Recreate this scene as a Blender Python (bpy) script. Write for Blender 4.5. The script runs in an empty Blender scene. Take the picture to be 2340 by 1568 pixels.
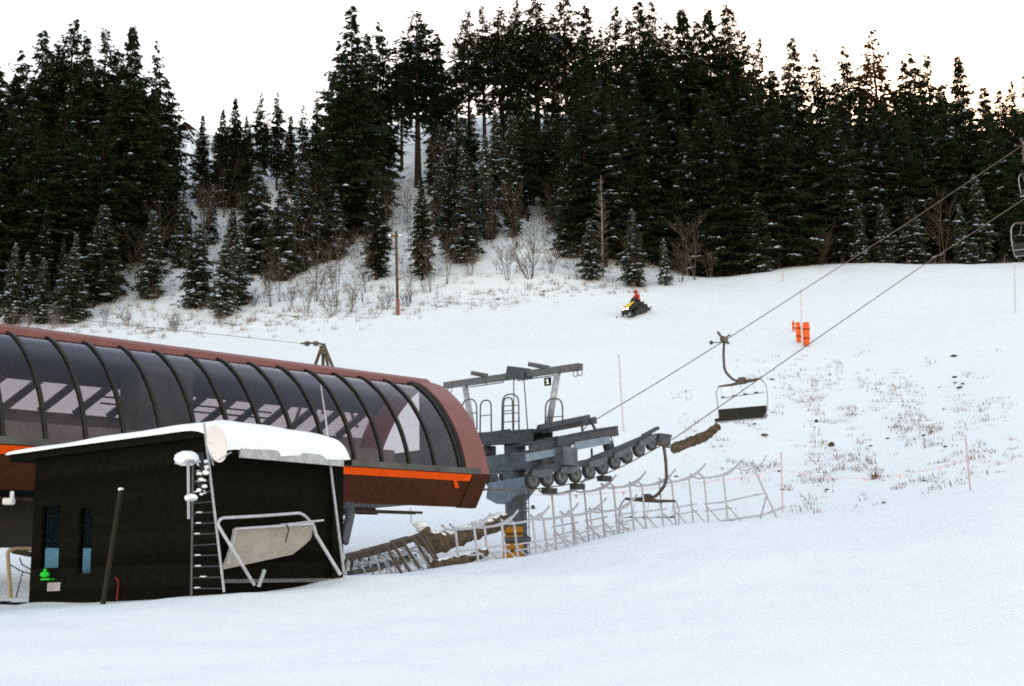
import bpy, math, random
import numpy as np
from mathutils import Vector, Matrix, Euler
R = math.radians
scene = bpy.context.scene
COL = scene.collection

# ------------------------------------------------------------------ camera, sky, sun, exposure
PITCH, ROLL, LENS = R(10.76), 0.020, 45.0
W0, H0 = 2340.0, 1568.0                 # measuring grid used for the photograph
FPX = W0 * LENS / 36.0
cam_d = bpy.data.cameras.new('camera')
cam_d.lens = LENS; cam_d.sensor_width = 36; cam_d.sensor_fit = 'HORIZONTAL'
cam_d.clip_start = 0.1; cam_d.clip_end = 3000
cam = bpy.data.objects.new('camera', cam_d); COL.objects.link(cam)
_fw = Vector((0, math.cos(PITCH), math.sin(PITCH)))
_r0 = Vector((1, 0, 0)); _u0 = Vector((0, -math.sin(PITCH), math.cos(PITCH)))
RT = _r0 * math.cos(ROLL) - _u0 * math.sin(ROLL)
UP = _u0 * math.cos(ROLL) + _r0 * math.sin(ROLL)
FW = _fw
cam.matrix_world = Matrix((( RT.x, UP.x, -FW.x, 0), (RT.y, UP.y, -FW.y, 0), (RT.z, UP.z, -FW.z, 0), (0, 0, 0, 1)))
scene.camera = cam

SUN_EL, SUN_AZ = R(7.0), R(24.0)        # low sun behind the wooded ridge, ahead and to the right
world = bpy.data.worlds.new('World'); scene.world = world; world.use_nodes = True
nt = world.node_tree; nt.nodes.clear()
sky = nt.nodes.new('ShaderNodeTexSky'); sky.sky_type = 'NISHITA'; sky.sun_disc = False
sky.sun_elevation = SUN_EL; sky.sun_rotation = SUN_AZ
sky.air_density = 1.0; sky.dust_density = 0.7; sky.ozone_density = 1.0
bg = nt.nodes.new('ShaderNodeBackground'); bg.inputs[1].default_value = 0.14
wo = nt.nodes.new('ShaderNodeOutputWorld')
wb = nt.nodes.new('ShaderNodeMixRGB'); wb.blend_type = 'MULTIPLY'; wb.inputs[0].default_value = 1; wb.inputs[2].default_value = (1.0, .755, .625, 1)
nt.links.new(sky.outputs[0], wb.inputs[1]); nt.links.new(wb.outputs[0], bg.inputs[0]); nt.links.new(bg.outputs[0], wo.inputs[0])
sun_d = bpy.data.lights.new('sun', 'SUN'); sun_d.energy = 2.0; sun_d.angle = R(0.5); sun_d.color = (1, 0.85, 0.66)
sun = bpy.data.objects.new('sun', sun_d); COL.objects.link(sun)
_sd = Vector((math.sin(SUN_AZ) * math.cos(SUN_EL), math.cos(SUN_AZ) * math.cos(SUN_EL), math.sin(SUN_EL)))
sun.rotation_euler = (-_sd).to_track_quat('-Z', 'Y').to_euler()
vs = scene.view_settings
vs.view_transform = 'Standard'; vs.look = 'None'; vs.gamma = 1; vs.use_curve_mapping = False
vs.exposure = 2.90
scene.cycles.max_bounces = 6; scene.cycles.transparent_max_bounces = 16
scene.cycles.filter_width = 1.8; scene.cycles.use_denoising = False

# ------------------------------------------------------------------ measuring helpers
def ray(u, v):
    return RT * ((u - W0 / 2) / FPX) + UP * (-(v - H0 / 2) / FPX) + FW
def P(u, v, d):                          # the point of a sight line at distance d ahead (world Y)
    k = ray(u, v); return k * (d / k.y)
def hit(u, v, p0, ax):                   # the point of a sight line on the upright plane through p0 along ax
    k = ray(u, v); n = Vector((ax[1], -ax[0], 0)); t = n.dot(Vector(p0)) / n.dot(k); return k * t
def proj(p):
    z = FW.dot(p); return W0 / 2 + FPX * RT.dot(p) / z, H0 / 2 - FPX * UP.dot(p) / z

# ------------------------------------------------------------------ terrain heights
_vc = [  # column -> (distance, picture height) of the ground
 (-500, [(8,1720),(14,1500),(18,1425),(20.5,1400),(22,1403),(30,1330),(40,1230),(60,1050),(80,890),(100,765),(104,748),(150,345),(158,330),(172,390),(300,900)]),
 (0,    [(8,1700),(14,1490),(18,1418),(20.0,1396),(22,1400),(30,1330),(40,1230),(60,1050),(80,890),(100,762),(104,745),(150,335),(158,318),(172,380),(300,900)]),
 (400,  [(8,1690),(14,1480),(18,1385),(20,1364),(22,1366),(30,1320),(40,1210),(60,1030),(80,880),(98,775),(104,725),(150,318),(158,300),(172,370),(300,900)]),
 (785,  [(8,1680),(14,1480),(20,1350),(23,1313),(25,1322),(31,1319),(36,1288),(45,1190),(60,1020),(80,850),(98,742),(104,690),(150,312),(158,292),(172,350),(300,900)]),
 (1200, [(8,1660),(14,1470),(22,1325),(32,1270),(34,1284),(40.5,1281),(46,1225),(53,1120),(65,980),(85,800),(102,688),(110,600),(150,262),(158,245),(172,300),(300,850)]),
 (1420, [(8,1640),(14,1460),(24,1290),(36,1213),(38,1223),(43.5,1219),(49,1160),(60,1030),(85,800),(104,662),(109,640),(118,560),(150,330),(160,300),(172,340),(300,850)]),
 (1600, [(8,1620),(14,1450),(24,1275),(38,1191),(40,1199),(45,1195),(51,1130),(60,1025),(80,830),(102,680),(110,640),(115,638),(130,560),(155,420),(172,430),(300,850)]),
 (1850, [(8,1600),(14,1440),(25,1262),(39,1177),(41,1183),(46,1176),(52,1105),(60,1010),(80,820),(100,680),(113,607),(119,612),(140,560),(165,500),(300,850)]),
 (2060, [(8,1590),(14,1430),(25,1245),(39,1157),(42,1160),(49,1090),(60,985),(80,800),(100,660),(112,599),(118,604),(140,560),(165,505),(300,850)]),
 (2340, [(8,1570),(14,1410),(25,1210),(40,1095),(42,1097),(50,1020),(65,880),(85,735),(112,602),(118,607),(140,570),(165,520),(300,850)]),
 (2840, [(8,1540),(14,1380),(25,1160),(40,1030),(42,1032),(50,970),(65,840),(85,710),(112,590),(118,595),(140,560),(165,510),(300,850)]),
]
_dg = np.arange(0, 300.01, 0.25)
_cols = []
for _u, _pts in _vc:
    # picture heights are mixed as slopes so that the mesh stays smooth
    _p = np.array(_pts, float)
    row = np.interp(_dg, _p[:, 0], _p[:, 1])
    out = np.empty_like(row)
    for i, d in enumerate(_dg):
        s = max(0.35, 0.012 * d)
        a, b = max(0, int((d - 3 * s) / .25)), min(len(_dg), int((d + 3 * s) / .25) + 2)
        w = np.exp(-0.5 * ((_dg[a:b] - d) / s) ** 2); out[i] = (w * row[a:b]).sum() / w.sum()
    _cols.append(out)
_cols = np.array(_cols)
_ug = np.arange(-500, 2841, 20.0)
VT = np.empty((len(_ug), len(_dg)))
for j in range(len(_dg)):
    VT[:, j] = np.interp(_ug, [c[0] for c in _vc], _cols[:, j])
_k = np.exp(-0.5 * (np.arange(-8, 9) / 3.0) ** 2); _k /= _k.sum()
_pad = np.concatenate([np.repeat(VT[:1], 8, 0), VT, np.repeat(VT[-1:], 8, 0)])
VT = sum(_k[i] * _pad[i:i + len(_ug)] for i in range(17))
def v_of(u, d):
    fu = np.clip((u + 500) / 20.0, 0, len(_ug) - 1.001); fd = np.clip(d / 0.25, 0, len(_dg) - 1.001)
    i, j = fu.astype(int), fd.astype(int); a, b = fu - i, fd - j
    return (1-a)*(1-b)*VT[i, j] + a*(1-b)*VT[i+1, j] + (1-a)*b*VT[i, j+1] + a*b*VT[i+1, j+1]
_rng = np.random.RandomState(5)
_lat = _rng.rand(64, 64)
def vnoise(x, y):
    xi, yi = np.floor(x).astype(int), np.floor(y).astype(int); a, b = x - xi, y - yi
    a = a * a * (3 - 2 * a); b = b * b * (3 - 2 * b)
    g = lambda p, q: _lat[p % 64, q % 64]
    return (1-a)*(1-b)*g(xi, yi) + a*(1-b)*g(xi+1, yi) + (1-a)*b*g(xi, yi+1) + a*b*g(xi+1, yi+1) - 0.5
_rt, _up, _f = np.array(RT), np.array(UP), np.array(FW)
def np_proj(X, Y, Z):
    zc = _f[0]*X + _f[1]*Y + _f[2]*Z
    return W0/2 + FPX*(_rt[0]*X + _rt[1]*Y + _rt[2]*Z)/zc, H0/2 - FPX*(_up[0]*X + _up[1]*Y + _up[2]*Z)/zc
def front_height(az, r):
    a = np.tan(az); d = r * np.cos(az); X = a * d
    Z = 0.1 * d
    for _ in range(6):
        u, v = np_proj(X, d, Z)
        v = v_of(u, d)
        kx, ky, kz = [(_rt[i]*((u - W0/2)/FPX) - _up[i]*((v - H0/2)/FPX) + _f[i]) for i in range(3)]
        Z = kz * d / ky
    near = -1.62 + 0.05 * d
    w = np.clip((d - 7.5) / 5.0, 0, 1); w = w * w * (3 - 2 * w)
    Z = near * (1 - w) + Z * w
    far = np.clip((d - 104) / 20, 0, 1)
    Z = Z + vnoise(X * 2.1 + 3, d * 2.6) * 0.03 + vnoise(X * 0.8, d * 0.8) * 0.07 * np.clip(d / 15, 0, 1) + vnoise(X * .27 + 9, d * .27) * (0.06 + 0.9 * far) * np.clip(d / 20, 0, 1)
    return Z
_azf = np.arange(-27, 27.01, 0.15)
AZ = np.radians(np.concatenate([np.arange(-180, -27.1, 3.0), _azf, np.arange(30, 180.1, 3.0)]))
RR = np.concatenate([np.exp(np.arange(math.log(0.8), math.log(290), 0.014)), [330, 420, 600, 900]])
_A, _Rm = np.meshgrid(AZ, RR, indexing='ij')
_Ac = np.clip(_A, R(-31), R(31))
ZT = front_height(_Ac, np.minimum(_Rm, 290))
_w = np.clip((np.abs(_A) - R(40)) / R(70), 0, 1); _w = _w * _w * (3 - 2 * _w)
ZT = ZT * (1 - _w) + _w * (-1.6 - 0.06 * np.minimum(_Rm, 200))
ZT[0] = ZT[-1]
def ground(x, y):
    az, r = math.atan2(x, y), max(math.hypot(x, y), 0.81)
    i = min(max(int(np.searchsorted(AZ, az)) - 1, 0), len(AZ) - 2); j = min(max(int(np.searchsorted(RR, r)) - 1, 0), len(RR) - 2)
    a = (az - AZ[i]) / (AZ[i+1] - AZ[i]); b = (r - RR[j]) / (RR[j+1] - RR[j])
    return float((1-a)*(1-b)*ZT[i, j] + a*(1-b)*ZT[i+1, j] + (1-a)*b*ZT[i, j+1] + a*b*ZT[i+1, j+1])
def G(u, v, dmin=15, dmax=175, step=0.25):   # where a sight line meets the ground beyond dmin
    d = dmin; prev = None
    while d < dmax:
        p = P(u, v, d); h = p.z - ground(p.x, p.y)
        if prev is not None and prev > 0 >= h:
            d -= step * (-h) / (prev - h); p = P(u, v, d); return Vector((p.x, p.y, ground(p.x, p.y)))
        prev = h; d += step
    p = P(u, v, dmin); return Vector((p.x, p.y, ground(p.x, p.y)))
def at(u, d):                                 # ground point in picture column u at distance d
    z = 0.1 * d
    for _ in range(6):
        x = d * (u - W0/2) / FPX
        for _k2 in range(4):
            uu, vv = proj(Vector((x, d, z))); x += (u - uu) / FPX * d
        z = ground(x, d)
    return Vector((x, d, z))

# ------------------------------------------------------------------ materials
def mat(name, col, rough=0.6, var=0.15, scale=6.0, metal=0.0, bump=0.0, spec=0.22, bscale=None, emit=None):
    m = bpy.data.materials.new(name); m.use_nodes = True
    t = m.node_tree; b = t.nodes['Principled BSDF']
    b.inputs['Roughness'].default_value = rough; b.inputs['Metallic'].default_value = metal
    b.inputs['Specular IOR Level'].default_value = spec
    tc = t.nodes.new('ShaderNodeTexCoord'); n = t.nodes.new('ShaderNodeTexNoise')
    n.inputs['Scale'].default_value = scale; n.inputs['Detail'].default_value = 6
    t.links.new(tc.outputs['Object'], n.inputs['Vector'])
    cr = t.nodes.new('ShaderNodeValToRGB'); cr.color_ramp.elements[0].position = 0.3; cr.color_ramp.elements[1].position = 0.7
    lo = [max(0, c * (1 - var)) for c in col]; hi = [min(1, c * (1 + var)) for c in col]
    cr.color_ramp.elements[0].color = (*lo, 1); cr.color_ramp.elements[1].color = (*hi, 1)
    t.links.new(n.outputs['Fac'], cr.inputs[0]); t.links.new(cr.outputs[0], b.inputs['Base Color'])
    if bump:
        n2 = t.nodes.new('ShaderNodeTexNoise'); n2.inputs['Scale'].default_value = bscale or scale * 4; n2.inputs['Detail'].default_value = 5
        t.links.new(tc.outputs['Object'], n2.inputs['Vector'])
        bp = t.nodes.new('ShaderNodeBump'); bp.inputs['Strength'].default_value = bump; bp.inputs['Distance'].default_value = 0.05
        t.links.new(n2.outputs['Fac'], bp.inputs['Height']); t.links.new(bp.outputs[0], b.inputs['Normal'])
    if emit:
        b.inputs['Emission Color'].default_value = (*emit[0], 1); b.inputs['Emission Strength'].default_value = emit[1]
    return m
M = {}
M['snow'] = mat('snow', (.84, .86, .88), .65, .02, 2.0, bump=.25, bscale=14)
M['maroon'] = mat('maroon_paint', (.20, .075, .068), .45, .12, 3)
M['skirt'] = mat('brown_cladding', (.060, .020, .009), .6, .2, 4, spec=.1)
M['orange'] = mat('orange_paint', (.78, .085, .004), .6, .1, 5, spec=.08)
M['rib'] = mat('dark_rib', (.018, .017, .015), .5, .2, 5)
M['black'] = mat('dark_cladding', (.0046, .0042, .0024), .8, .35, 9, bump=.2, spec=.04)
def boards(m, pitch=.18):
    t = m.node_tree; b = t.nodes['Principled BSDF']; tc = [n for n in t.nodes if n.type == 'TEX_COORD'][0]
    sp_ = t.nodes.new('ShaderNodeSeparateXYZ'); t.links.new(tc.outputs['Object'], sp_.inputs[0])
    dv = t.nodes.new('ShaderNodeMath'); dv.operation = 'DIVIDE'; dv.inputs[1].default_value = pitch; t.links.new(sp_.outputs['Z'], dv.inputs[0])
    fr = t.nodes.new('ShaderNodeMath'); fr.operation = 'FRACT'; t.links.new(dv.outputs[0], fr.inputs[0])
    fl = t.nodes.new('ShaderNodeMath'); fl.operation = 'FLOOR'; t.links.new(dv.outputs[0], fl.inputs[0])
    wn = t.nodes.new('ShaderNodeTexWhiteNoise'); wn.noise_dimensions = '1D'; t.links.new(fl.outputs[0], wn.inputs['W'])
    mr = t.nodes.new('ShaderNodeMapRange'); mr.inputs[3].default_value = .6; mr.inputs[4].default_value = 1.5; t.links.new(wn.outputs['Value'], mr.inputs[0])
    src = b.inputs['Base Color'].links[0].from_socket; mx = t.nodes.new('ShaderNodeVectorMath'); mx.operation = 'SCALE'; t.links.new(src, mx.inputs[0]); t.links.new(mr.outputs[0], mx.inputs['Scale']); t.links.new(mx.outputs[0], b.inputs['Base Color'])
    gt = t.nodes.new('ShaderNodeMath'); gt.operation = 'GREATER_THAN'; gt.inputs[1].default_value = .10; t.links.new(fr.outputs[0], gt.inputs[0])
    bp = t.nodes.new('ShaderNodeBump'); bp.inputs['Strength'].default_value = .8; bp.inputs['Distance'].default_value = .02; t.links.new(gt.outputs[0], bp.inputs['Height']); t.links.new(bp.outputs[0], b.inputs['Normal'])
boards(M['black'])
M['inner'] = mat('dark_machinery', (.075, .072, .068), .6, .4, 2)
M['inner2'] = mat('grey_interior', (.24, .22, .22), .6, .3, 1.5)
M['inner3'] = mat('bluish_grey_screen', (.19, .20, .22), .6, .25, 2)
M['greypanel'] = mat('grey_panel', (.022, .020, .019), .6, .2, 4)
M['galv'] = mat('galvanised_steel', (.34, .35, .38), .45, .2, 8, metal=.25)
M['galvlight'] = mat('pale_frosted_steel', (.44, .43, .47), .5, .15, 9, metal=.1)
M['blue'] = mat('blue_grey_paint', (.085, .100, .122), .5, .3, 4)
M['bluelight'] = mat('pale_blue_paint', (.185, .235, .30), .5, .18, 4)
M['bluedark'] = mat('dark_steel', (.045, .052, .062), .5, .35, 5)
M['steel'] = mat('weathered_steel', (.10, .105, .115), .5, .25, 6, metal=.2)
M['brownsteel'] = mat('brown_steel', (.085, .062, .048), .55, .25, 6)
M['rubber'] = mat('rubber', (.035, .035, .037), .7, .3, 10)
M['rope'] = mat('steel_rope', (.12, .09, .065), .6, .3, 40)
M['yellow'] = mat('ochre_padding', (.46, .19, .010), .6, .15, 8)
M['padorange'] = mat('orange_padding', (.80, .11, .015), .55, .08, 4)
M['seatblack'] = mat('black_seat', (.015, .014, .012), .6, .3, 10)
M['beige'] = mat('beige_vinyl', (.30, .27, .235), .6, .12, 5, bump=.1)
M['dish'] = mat('white_dish', (.78, .72, .70), .5, .05, 4)
M['wood'] = mat('rusty_pole', (.085, .045, .022), .8, .3, 6, bump=.2)
M['bark'] = mat('bark', (.040, .030, .022), .9, .4, 5, bump=.4)
M['palebark'] = mat('pale_bark', (.24, .23, .19), .85, .3, 7)
M['twig'] = mat('bare_twigs', (.085, .062, .045), .9, .3, 4)
M['log'] = mat('log_bark', (.085, .058, .036), .9, .55, 5, bump=.5)
M['needle'] = mat('needles', (.022, .031, .0105), .8, .5, 0.8, spec=.15)
M['needle_b'] = mat('needles_olive', (.030, .034, .015), .8, .45, 0.9, spec=.15)
M['needle_c'] = mat('needles_young', (.052, .055, .030), .8, .45, .9, spec=.15)
M['needle_r'] = mat('needles_rusty', (.10, .055, .030), .85, .3, 1.2, spec=.1)
M['snowclump'] = mat('snow_on_branch', (.66, .72, .82), .7, .03, 4)
M['red'] = mat('red_jacket', (.42, .03, .025), .6, .15, 8)
M['weed'] = mat('dry_weeds', (.27, .205, .185), .9, .35, 3)
M['weedbrown'] = mat('rusty_weeds', (.16, .07, .025), .9, .35, 3)
M['stone'] = mat('stone', (.06, .045, .032), .9, .5, 6, bump=.4)
M['pink'] = mat('faded_pink_flag', (.78, .45, .43), .7, .1, 8)
M['pole'] = mat('frosted_pole', (.50, .49, .52), .6, .1, 6)
M['pinkpole'] = mat('pale_red_pole', (.50, .38, .40), .6, .2, 3)
M['white'] = mat('white_paint', (.8, .8, .78), .5, .05, 6)
M['paper'] = mat('printed_notice', (.35, .31, .33), .7, .35, 22)
M['green'] = mat('bright_green_plastic', (.01, .55, .03), .4, .1, 8)
M['yellowhood'] = mat('yellow_hood', (.80, .50, .02), .35, .08, 6)
M['lampglow'] = mat('snowmobile_headlamp', (1, .9, .6), .4, 0, 5, emit=((1, .85, .5), 2.0))
M['plank'] = mat('dark_timber', (.016, .013, .006), .8, .3, 8)
M['redstrap'] = mat('red_strap', (.16, .015, .01), .7, .2, 8)
M['skin'] = mat('skin', (.45, .28, .2), .6, .05, 8)
M['darkcloth'] = mat('dark_trousers', (.025, .02, .022), .8, .2, 8)
M['visor'] = mat('dark_visor', (.02, .02, .025), .2, .1, 8)
def glass(name, tint, gl=.035, rough=.08, edge=.6):
    m = bpy.data.materials.new(name); m.use_nodes = True; t = m.node_tree
    for n in list(t.nodes):
        if n.type != 'OUTPUT_MATERIAL': t.nodes.remove(n)
    o = [n for n in t.nodes if n.type == 'OUTPUT_MATERIAL'][0]
    tr = t.nodes.new('ShaderNodeBsdfTransparent'); tr.inputs[0].default_value = (*tint, 1)
    g = t.nodes.new('ShaderNodeBsdfGlossy'); g.inputs['Roughness'].default_value = rough; g.inputs[0].default_value = (.9, .92, 1, 1)
    lw = t.nodes.new('ShaderNodeLayerWeight'); lw.inputs[0].default_value = .5
    pw = t.nodes.new('ShaderNodeMath'); pw.operation = 'POWER'; pw.inputs[1].default_value = 4.0
    ml = t.nodes.new('ShaderNodeMath'); ml.operation = 'MULTIPLY_ADD'; ml.inputs[1].default_value = edge; ml.inputs[2].default_value = gl
    t.links.new(lw.outputs['Facing'], pw.inputs[0]); t.links.new(pw.outputs[0], ml.inputs[0])
    mx = t.nodes.new('ShaderNodeMixShader')
    t.links.new(ml.outputs[0], mx.inputs[0]); t.links.new(tr.outputs[0], mx.inputs[1]); t.links.new(g.outputs[0], mx.inputs[2]); t.links.new(mx.outputs[0], o.inputs[0])
    return m
M['glass'] = glass('smoked_glazing', (.66, .595, .595))
M['hutglass'] = glass('hut_glass', (.60, .72, .75), .0, .05, .06)
def snow_ground_mat():
    m = bpy.data.materials.new('snow_cover'); m.use_nodes = True; t = m.node_tree; b = t.nodes['Principled BSDF']
    b.inputs['Roughness'].default_value = .7; b.inputs['Specular IOR Level'].default_value = .25
    tc = t.nodes.new('ShaderNodeTexCoord')
    def noise(s, det=5, scale3=None):
        n = t.nodes.new('ShaderNodeTexNoise'); n.inputs['Scale'].default_value = s; n.inputs['Detail'].default_value = det
        if scale3:
            mp = t.nodes.new('ShaderNodeMapping'); mp.inputs['Scale'].default_value = scale3
            t.links.new(tc.outputs['Object'], mp.inputs[0]); t.links.new(mp.outputs[0], n.inputs['Vector'])
        else: t.links.new(tc.outputs['Object'], n.inputs['Vector'])
        return n
    at_ = t.nodes.new('ShaderNodeAttribute'); at_.attribute_name = 'weed'
    n1 = noise(1.3, 8)
    ad = t.nodes.new('ShaderNodeMath'); ad.operation = 'ADD'
    t.links.new(at_.outputs['Fac'], ad.inputs[0]); t.links.new(n1.outputs['Fac'], ad.inputs[1])
    mr = t.nodes.new('ShaderNodeMapRange'); mr.inputs[1].default_value = .98; mr.inputs[2].default_value = 1.12
    t.links.new(ad.outputs[0], mr.inputs[0])
    n2 = noise(5, 4); cr = t.nodes.new('ShaderNodeValToRGB')
    cr.color_ramp.elements[0].color = (.10, .075, .055, 1); cr.color_ramp.elements[1].color = (.30, .26, .24, 1)
    t.links.new(n2.outputs['Fac'], cr.inputs[0])
    mx = t.nodes.new('ShaderNodeMixRGB'); mx.inputs[1].default_value = (.85, .87, .89, 1)
    t.links.new(mr.outputs[0], mx.inputs[0]); t.links.new(cr.outputs[0], mx.inputs[2]); t.links.new(mx.outputs[0], b.inputs['Base Color'])
    nb1 = noise(.9, 6, (1, .35, 1)); nb2 = noise(9, 4)
    bp = t.nodes.new('ShaderNodeBump'); bp.inputs['Strength'].default_value = .45; bp.inputs['Distance'].default_value = .25
    bp2 = t.nodes.new('ShaderNodeBump'); bp2.inputs['Strength'].default_value = .22; bp2.inputs['Distance'].default_value = .04
    t.links.new(nb1.outputs['Fac'], bp.inputs['Height']); t.links.new(nb2.outputs['Fac'], bp2.inputs['Height'])
    t.links.new(bp.outputs[0], bp2.inputs['Normal']); t.links.new(bp2.outputs[0], b.inputs['Normal'])
    return m

# ------------------------------------------------------------------ mesh building
ORG = {}
class MB:
    def __init__(s): s.v, s.f, s.m = [], [], []
    def add(s, vs_, fs, mi=0):
        o = len(s.v); s.v += [Vector(p) for p in vs_]; s.f += [tuple(i + o for i in f) for f in fs]; s.m += [mi] * len(fs); return s
    def box(s, c, sx, sy, sz, ax=None, mi=0):
        c = Vector(c); X, Y, Z = ax if ax else (Vector((1,0,0)), Vector((0,1,0)), Vector((0,0,1)))
        vs_ = [c + X*(sx/2*i) + Y*(sy/2*j) + Z*(sz/2*k) for i in (-1,1) for j in (-1,1) for k in (-1,1)]
        return s.add(vs_, [(0,1,3,2),(4,6,7,5),(0,4,5,1),(2,3,7,6),(0,2,6,4),(1,5,7,3)], mi)
    def beam(s, p, q, w, h, up=(0,0,1), mi=0):
        p, q = Vector(p), Vector(q); Y = (q - p); L = Y.length; Y.normalize(); up = Vector(up)
        if abs(Y.dot(up)) > .98: up = Vector((0,1,0)) if abs(Y.y) < .9 else Vector((1,0,0))
        X = Y.cross(up).normalized(); Z = X.cross(Y)
        return s.box((p+q)/2, w, L, h, (X, Y, Z), mi)
    def tube(s, pts, r, n=8, mi=0, caps=True):
        pts = [Vector(p) for p in pts]; k = len(pts); rs = r if isinstance(r, (list, tuple)) else [r]*k
        o = len(s.v); ref = None
        for i, p in enumerate(pts):
            t_ = (pts[min(i+1,k-1)] - pts[max(i-1,0)]).normalized()
            if ref is None: ref = Vector((0,0,1)) if abs(t_.z) < .9 else Vector((1,0,0))
            a = t_.cross(ref).normalized(); b = a.cross(t_); ref = b
            for j in range(n):
                th = 2*math.pi*j/n; s.v.append(p + a*(rs[i]*math.cos(th)) + b*(rs[i]*math.sin(th)))
        for i in range(k-1):
            for j in range(n):
                s.f.append((o+i*n+j, o+i*n+(j+1)%n, o+(i+1)*n+(j+1)%n, o+(i+1)*n+j)); s.m.append(mi)
        if caps:
            s.f.append(tuple(o+j for j in reversed(range(n)))); s.m.append(mi)
            s.f.append(tuple(o+(k-1)*n+j for j in range(n))); s.m.append(mi)
        return s
    def ball(s, c, r, sc=(1,1,1), n=10, m=6, mi=0, jit=0, rnd=None):
        c = Vector(c); o = len(s.v); s.v.append(c + Vector((0,0,r*sc[2])))
        for i in range(1, m):
            ph = math.pi*i/m
            for j in range(n):
                th = 2*math.pi*j/n; k = 1 + (rnd.uniform(-jit, jit) if jit else 0)
                s.v.append(c + Vector((r*sc[0]*math.sin(ph)*math.cos(th)*k, r*sc[1]*math.sin(ph)*math.sin(th)*k, r*sc[2]*math.cos(ph)*k)))
        s.v.append(c - Vector((0,0,r*sc[2]))); e = len(s.v)-1
        for j in range(n):
            s.f.append((o, o+1+j, o+1+(j+1)%n)); s.f.append((e, e-n+(j+1)%n, e-n+j)); s.m += [mi, mi]
        for i in range(m-2):
            for j in range(n):
                a = o+1+i*n; s.f.append((a+j, a+n+j, a+n+(j+1)%n, a+(j+1)%n)); s.m.append(mi)
        return s
    def sheet(s, rows, mi=0, thick=0.0, dirn=None):   # grid of points, given thickness along dirn
        nr, nc = len(rows), len(rows[0]); o = len(s.v)
        flat = [Vector(p) for r_ in rows for p in r_]; s.v += flat
        for i in range(nr-1):
            for j in range(nc-1):
                a = o+i*nc+j; s.f.append((a, a+1, a+nc+1, a+nc)); s.m.append(mi)
        if thick:
            dv = Vector(dirn).normalized()*thick; o2 = len(s.v); s.v += [p + dv for p in flat]
            for i in range(nr-1):
                for j in range(nc-1):
                    a = o2+i*nc+j; s.f.append((a, a+nc, a+nc+1, a+1)); s.m.append(mi)
            ring = [j for j in range(nc)] + [i*nc+nc-1 for i in range(1,nr)] + [(nr-1)*nc+j for j in range(nc-2,-1,-1)] + [i*nc for i in range(nr-2,0,-1)]
            for k in range(len(ring)):
                a, b = ring[k], ring[(k+1)%len(ring)]; s.f.append((o+b, o+a, o2+a, o2+b)); s.m.append(mi)
        return s
    def prism(s, poly, dv, mi=0):                     # polygon swept along dv
        n = len(poly); dv = Vector(dv); p = [Vector(q) for q in poly]
        fs = [tuple(range(n-1,-1,-1)), tuple(range(n,2*n))] + [(i,(i+1)%n,n+(i+1)%n,n+i) for i in range(n)]
        return s.add(p + [q+dv for q in p], fs, mi)
    def build(s, name, mats, parent=None, org=None, smooth=False):
        o0 = ORG.get(parent.name, Vector((0,0,0))) if parent else Vector(org if org is not None else (0,0,0))
        me = bpy.data.meshes.new(name); me.from_pydata([tuple(p - o0) for p in s.v], [], s.f)
        for m_ in (mats if isinstance(mats, (list, tuple)) else [mats]): me.materials.append(m_)
        if any(s.m): me.polygons.foreach_set('material_index', s.m)
        if smooth: me.polygons.foreach_set('use_smooth', [True]*len(s.f))
        me.update()
        o = bpy.data.objects.new(name, me); COL.objects.link(o)
        if parent: o.parent = parent
        else: o.location = o0
        ORG[o.name] = o0
        return o
def bevel(o, w=.02, n=2):
    b = o.modifiers.new('bevel', 'BEVEL'); b.width = w; b.segments = n; b.limit_method = 'ANGLE'; return o
def tag(o, label=None, cat=None, group=None, kind=None):
    if label: o['label'] = label
    if cat: o['category'] = cat
    if group: o['group'] = group
    if kind: o['kind'] = kind
    return o
def thing(name, label, cat, loc=(0,0,0), group=None):
    o = bpy.data.objects.new(name, None); o.empty_display_size = .3; COL.objects.link(o); o.location = loc
    ORG[o.name] = Vector(loc); return tag(o, label, cat, group)
def dup(root, loc, rot=(0,0,0), sc=1.0, label=None, group=None):
    r = root.copy(); COL.objects.link(r); r.location = loc; r.rotation_euler = rot
    r.scale = sc if isinstance(sc, (tuple, list)) else (sc,)*3
    if label: r['label'] = label
    if group: r['group'] = group
    for ch in list(root.children):
        c = ch.copy(); COL.objects.link(c); c.parent = r
        for g in ch.children:
            e = g.copy(); COL.objects.link(e); e.parent = c
    return r
def arc(pts, k=6, rad=.3):                            # rounds the corners of a bent tube
    pts = [Vector(p) for p in pts]; out = [pts[0]]
    for i in range(1, len(pts)-1):
        a, b, c = pts[i-1], pts[i], pts[i+1]; r1 = min(rad, (a-b).length*.45, (c-b).length*.45)
        p, q = b + (a-b).normalized()*r1, b + (c-b).normalized()*r1
        for j in range(k+1):
            t_ = j/k; out.append(p*(1-t_)**2 + b*2*t_*(1-t_) + q*t_*t_)
    return out + [pts[-1]]

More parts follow.
